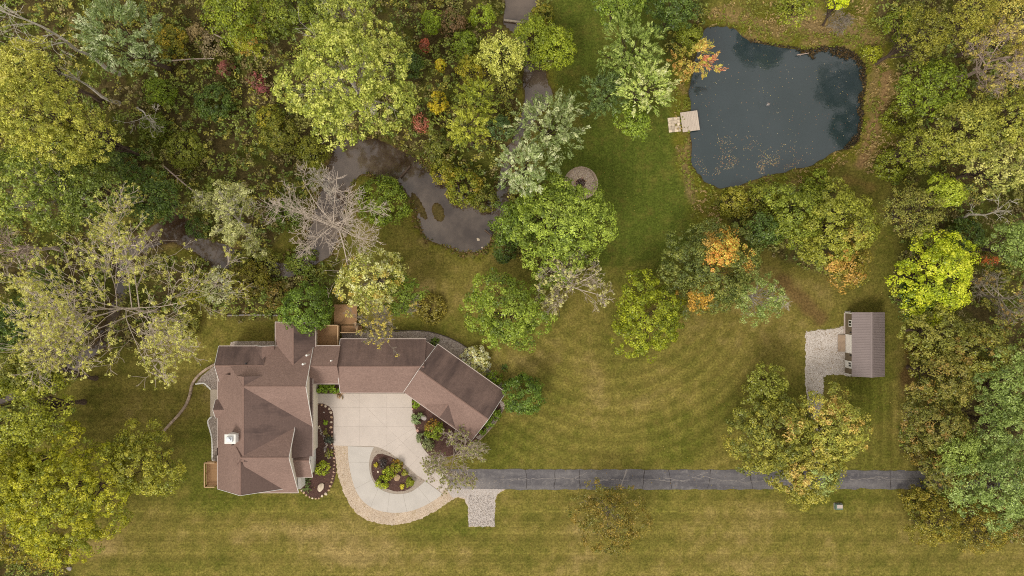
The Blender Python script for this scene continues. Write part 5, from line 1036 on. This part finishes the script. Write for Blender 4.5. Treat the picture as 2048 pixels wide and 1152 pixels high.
    B('thicket_bush', lab, X, Y, r, h, pal, 'dense', 'bush', cover=1.25)
# -- garden plants
def g4(kind, lab, zx, zy, zr, h, pal, **k): x, y = z4(zx, zy); return B(kind, lab, x, y, zr/3.9725, h, pal, z=.05, **k)
LIM = [(3,(112,128,30)),(2,(138,148,44)),(1,(84,102,28))]; REDG = [(2,(116,118,34)),(2,(128,100,40)),(1,(92,104,32))]
g4('clipped_shrub', 'round bright green clipped shrub in the mulch bed by the porch corner', 181, 620, 58, 1.5, LIM)
g4('clipped_shrub', 'round shrub with red tips nearest the court in the driveway island', 768, 602, 46, 1.2, REDG)
g4('clipped_shrub', 'round green shrub between the tan boulder and the dark plant in the island', 700, 667, 47, 1.3, LIM, spots=((.2,-.3,.5,(130,106,40),.5),))
g4('clipped_shrub', 'round green shrub at the lower left of the driveway island', 652, 737, 48, 1.3, LIM)
g4('clipped_shrub', 'small round shrub at the pointed right end of the driveway island', 875, 735, 33, 1.0, [(3,(100,112,30)),(2,(120,128,38))])
g4('perennial', 'dark purple plant in the driveway island mulch', 650, 582, 32, .7, [(3,(62,54,56)),(1,(80,72,70))]); g4('perennial', 'tiny yellow plant left of the dark purple plant', 600, 594, 15, .4, [(3,(150,140,50))])
g4('perennial', 'small yellow-green plant above the smallest island shrub', 835, 660, 21, .5, [(3,(128,128,50)),(1,(160,150,80))]); g4('perennial', 'sprawl of yellow blooms at the bottom of the island', 812, 765, 16, .35, [(3,(180,160,60))])
g4('clipped_shrub', 'large globe shrub green with russet shoulder beside the angled garage wing', 1067, 317, 80, 2.2, [(3,(94,116,34)),(2,(112,130,42))], spots=((-.5,.6,.75,(140,106,48),.65),), cover=1.2)
g4('clipped_shrub', 'small bright green shrub at the upper tip of the garage bed', 918, 108, 32, 1.1, [(3,(92,124,32)),(2,(110,140,40))]); g4('spreading_juniper', 'blue-green spreading juniper by the grey boulder', 936, 226, 42, .9, [(3,(96,118,80)),(2,(116,134,96))])
g4('spreading_juniper', 'grey-green juniper mat at the edge of the court under the globe shrub', 972, 380, 46, .8, [(3,(98,110,78)),(2,(116,124,92))]); g4('spreading_juniper', 'lower grey-green juniper mat running under the twiggy tree', 1020, 445, 44, .8, [(3,(100,108,74)),(2,(120,124,90))])
g4('perennial', 'little bright green plant alone in the house mulch bed', 199, 262, 18, .5, [(3,(96,128,36))]); g4('perennial', 'olive grass clump beside the dry stone stream', 215, 352, 25, .6, [(3,(108,104,58))], style='tuft'); g4('dark_conifer', 'small dark blue conifer mound against the court edge', 232, 392, 32, .8, [(3,(48,54,50)),(1,(64,72,62))])
g4('perennial', 'yellowish spiky plant at the foot of the dry stone stream', 240, 503, 26, .6, [(3,(124,120,54)),(1,(98,104,44))], style='tuft'); g4('perennial', 'feathery green plant by the house corner in the south mulch bed', 58, 715, 24, .5, [(3,(80,100,60))], style='tuft'); g4('perennial', 'feathery green plant left of the large cream boulder', 56, 785, 26, .5, [(3,(84,104,62))], style='tuft')
for i, (x, y, r) in enumerate(((643,777,9),(655,776,9),(668,777,8.5))): B('entry_shrub', ['leftmost green leafy shrub in the entry bed between house and garage','middle green leafy shrub in the entry bed between house and garage','rightmost green leafy shrub in the entry bed by the garage wall'][i], x, y, r, 1.0, [(3,(86,122,36)),(2,(110,142,48))], z=.05)
B('dry_perennial', 'dried brown flower tuft spilling on the court at the garage corner', 684, 788, 9, .4, [(3,(150,124,100)),(1,(110,96,70))], 'tuft', 'perennial')
B('hydrangea', 'cream flowering hydrangea bush at the back of the angled wing', 952, 720, 31, 2.0, [(4,(216,196,140)),(2,(232,216,170)),(2,(128,132,60))], 'dense', scale=.7)
B('clipped_shrub', 'green leafy shrub between the hydrangea and the globe tree', 988, 757, 16, 1.4, [(3,(88,116,34)),(2,(106,132,42))]); B('clipped_shrub', 'tiny green shrub in the gravel bed where the garage roofs meet', 870, 684, 8, .8, [(3,(80,106,36))])
B('lawn_weed', 'tiny dark green tuft on the lawn behind the hydrangea', 1009, 736, 6, .5, DKG, 'tuft', 'weed'); B('hedge_shrub', 'upper green hedge plant along the garage gable end', 992, 829, 9, .9, [(3,(80,110,34)),(2,(96,126,40))], ry=11)
B('hedge_shrub', 'middle green hedge plant along the garage gable end', 979, 847, 9, .9, [(3,(80,110,34)),(2,(96,126,40))], ry=9); B('hedge_shrub', 'lowest green hedge plant along the garage gable end', 965, 862, 7, .8, [(3,(88,118,36)),(2,(104,132,44))])
# ------------------------------------------------------------------ uncountable growth
def sample(polys, n, rng, test):
    P = np.concatenate([np.array(p) for p in polys]); x0, y0 = P.min(0); x1, y1 = P.max(0); X, Y = rng.uniform(x0, x1, n), rng.uniform(y0, y1, n); k = test(X, Y); return X[k], Y[k]
r1 = np.random.default_rng(77)
X, Y = sample([[(-90,-90),(2140,1240)]], 46000, r1, lambda X, Y: (wood_d(X, Y) < 0) & (creek_d(X, Y) > 5) & (sdist(X, Y, POND) > 8))
q1, q2 = fbm(X, Y, 46, 301, 3), fbm(X, Y, 22, 311, 3); pals = np.array([lin(c) for c in ((104,116,50),(116,122,54),(138,132,58),(96,110,50),(118,106,70),(124,122,62))])
band = np.clip(((q1-.25)/.5*6 + r1.normal(0, .8, len(X))), 0, 5.99).astype(int); tints = pals[band]*LEAFK*r1.uniform(.8, 1.2, (len(X), 1))
right = X > 1400; hh = (.25+4.2*np.clip(q2-.28, 0, 1)**1.2*1.5)*np.where(right, .8, 1)*sst(0, -25, wood_d(X, Y)); k = r1.random(len(X)) < .64; X, Y, hh, tints = X[k], Y[k], hh[k], tints[k]
scatter_stuff('undergrowth', X, Y, hh, 'weed', tints, r1, .95)
# rough grass and weeds on the banks
X, Y = sample([[(1340,0),(1800,460)]], 11000, r1, lambda X, Y: (sdist(X, Y, POND) > 3) & (sdist(X, Y, POND) < 34) & (fbm(X, Y, 24, 321, 3) > .36))
t3 = fbm(X, Y, 26, 331, 3)[:, None]; tints = np.where(t3 < .54, lin((112,118,38)), np.where(t3 < .62, lin((128,116,54)), lin((150,128,84))))*LEAFK*r1.uniform(.75, 1.2, (len(X), 1))
kk = r1.random(len(X)) < .5; scatter_stuff('bank_grass', X[kk], Y[kk], np.full(kk.sum(), .15), 'tuft', tints[kk], r1, .85)
X, Y = sample([[(560,240),(1120,520)]], 9000, r1, lambda X, Y: (creek_d(X, Y) > 0) & (creek_d(X, Y) < 16) & (fbm(X, Y, 20, 341, 3) > .4)); tints = np.where(r1.random((len(X), 1)) < .6, lin((100,98,42)), lin((112,88,56)))*LEAFK*r1.uniform(.7, 1.2, (len(X), 1))
scatter_stuff('creek_bank_weeds', X, Y, np.full(len(X), .12), 'tuft', tints, r1, .8)
X, Y = sample([[(1400,0),(1790,120)],[(1380,350),(1580,460)],[(1725,60),(1800,360)]], 13000, r1, lambda X, Y: (sdist(X, Y, POND) > 20) & (fbm(X, Y, 40, 351, 3) > .46) & (((Y < 115) & (X > 1400)) | ((X > 1380) & (X < 1580) & (Y > 372)) | ((X > 1725) & (Y < 350))))
t3 = fbm(X, Y, 30, 361, 3)[:, None]; tints = np.where(t3 < .54, lin((118,118,48)), lin((152,130,88)))*LEAFK*r1.uniform(.75, 1.2, (len(X), 1)); kk = r1.random(len(X)) < .45
scatter_stuff('meadow_grass', X[kk], Y[kk], np.full(kk.sum(), .15), 'tuft', tints[kk], r1, .85)
# dead brown water weed along the north and east rim of the pond
X, Y = sample([[(1480,80),(1745,310)]], 16000, r1, lambda X, Y: (sdist(X, Y, POND) < 5) & (sdist(X, Y, POND) > 3-44*np.clip(fbm(X, Y, 40, 371, 3)-.36, 0, 1)*(.4+1.2*fbm(X, Y, 14, 375, 2))) & (((X > 1500) & (Y < 135)) | (X > 1690)))
tints = np.where(r1.random((len(X), 1)) < .72, lin((66,48,48)), lin((124,92,58)))*r1.uniform(.6, 1.2, (len(X), 1)); scatter_stuff('pond_weed', X, Y, np.zeros(len(X))-ground_h((X-1024)*S, (576-Y)*S)-.22, 'tuft', tints, r1, .6)
# fallen leaves: floating on the pond, lying on the lawn
X = np.concatenate([r1.uniform(1380, 1730, 2600), r1.normal(1535, 75, 2100), r1.normal(1450, 40, 500)]); Y = np.concatenate([r1.uniform(50, 370, 2600), 350-np.abs(r1.normal(0, 26, 2100)), r1.uniform(270, 350, 500)]); k = (sdist(X, Y, POND) < -3) & (((fbm(X, Y, 26, 381, 3) > .52) & (np.arange(len(X)) > 2600)) | (np.arange(len(X)) < 520)); X, Y = X[k], Y[k]; n = len(X)
cl_ = np.array([lin(c) for c in ((196,166,116),(180,134,96),(206,192,156),(166,120,92),(196,180,110))])[r1.integers(0, 5, n)]; up = nrm(r1.normal(0, .08, (n, 3))+np.array((0, 0, 1))); sz = r1.uniform(.06, .16, n)
tag(link('floating_leaves', leaf_mesh('floating_leaves', np.stack([(X-1024)*S, (576-Y)*S, np.full(n, -.295)], -1), up, sz, sz*.7, cl_, M['dryleaf'], None, r1)), kind='stuff')
X, Y = r1.uniform(150, 1830, 3600), r1.uniform(0, 1152, 3600); k = (wood_d(X, Y) > 5) & (creek_d(X, Y) > 20) & (sdist(X, Y, POND) > 5) & (fbm(X, Y, 90, 391, 3) > .42); X, Y = X[k], Y[k]; n = len(X)
cl_ = np.array([lin(c) for c in ((176,150,66),(150,116,60),(190,170,96),(120,92,56))])[r1.integers(0, 4, n)]; sz = r1.uniform(.08, .2, n)
tag(link('fallen_leaves', leaf_mesh('fallen_leaves', np.stack([(X-1024)*S, (576-Y)*S, np.full(n, .06)], -1), nrm(r1.normal(0, .25, (n, 3))+np.array((0, 0, 1))), sz, sz*.7, cl_, M['dryleaf'], None, r1)), kind='stuff')
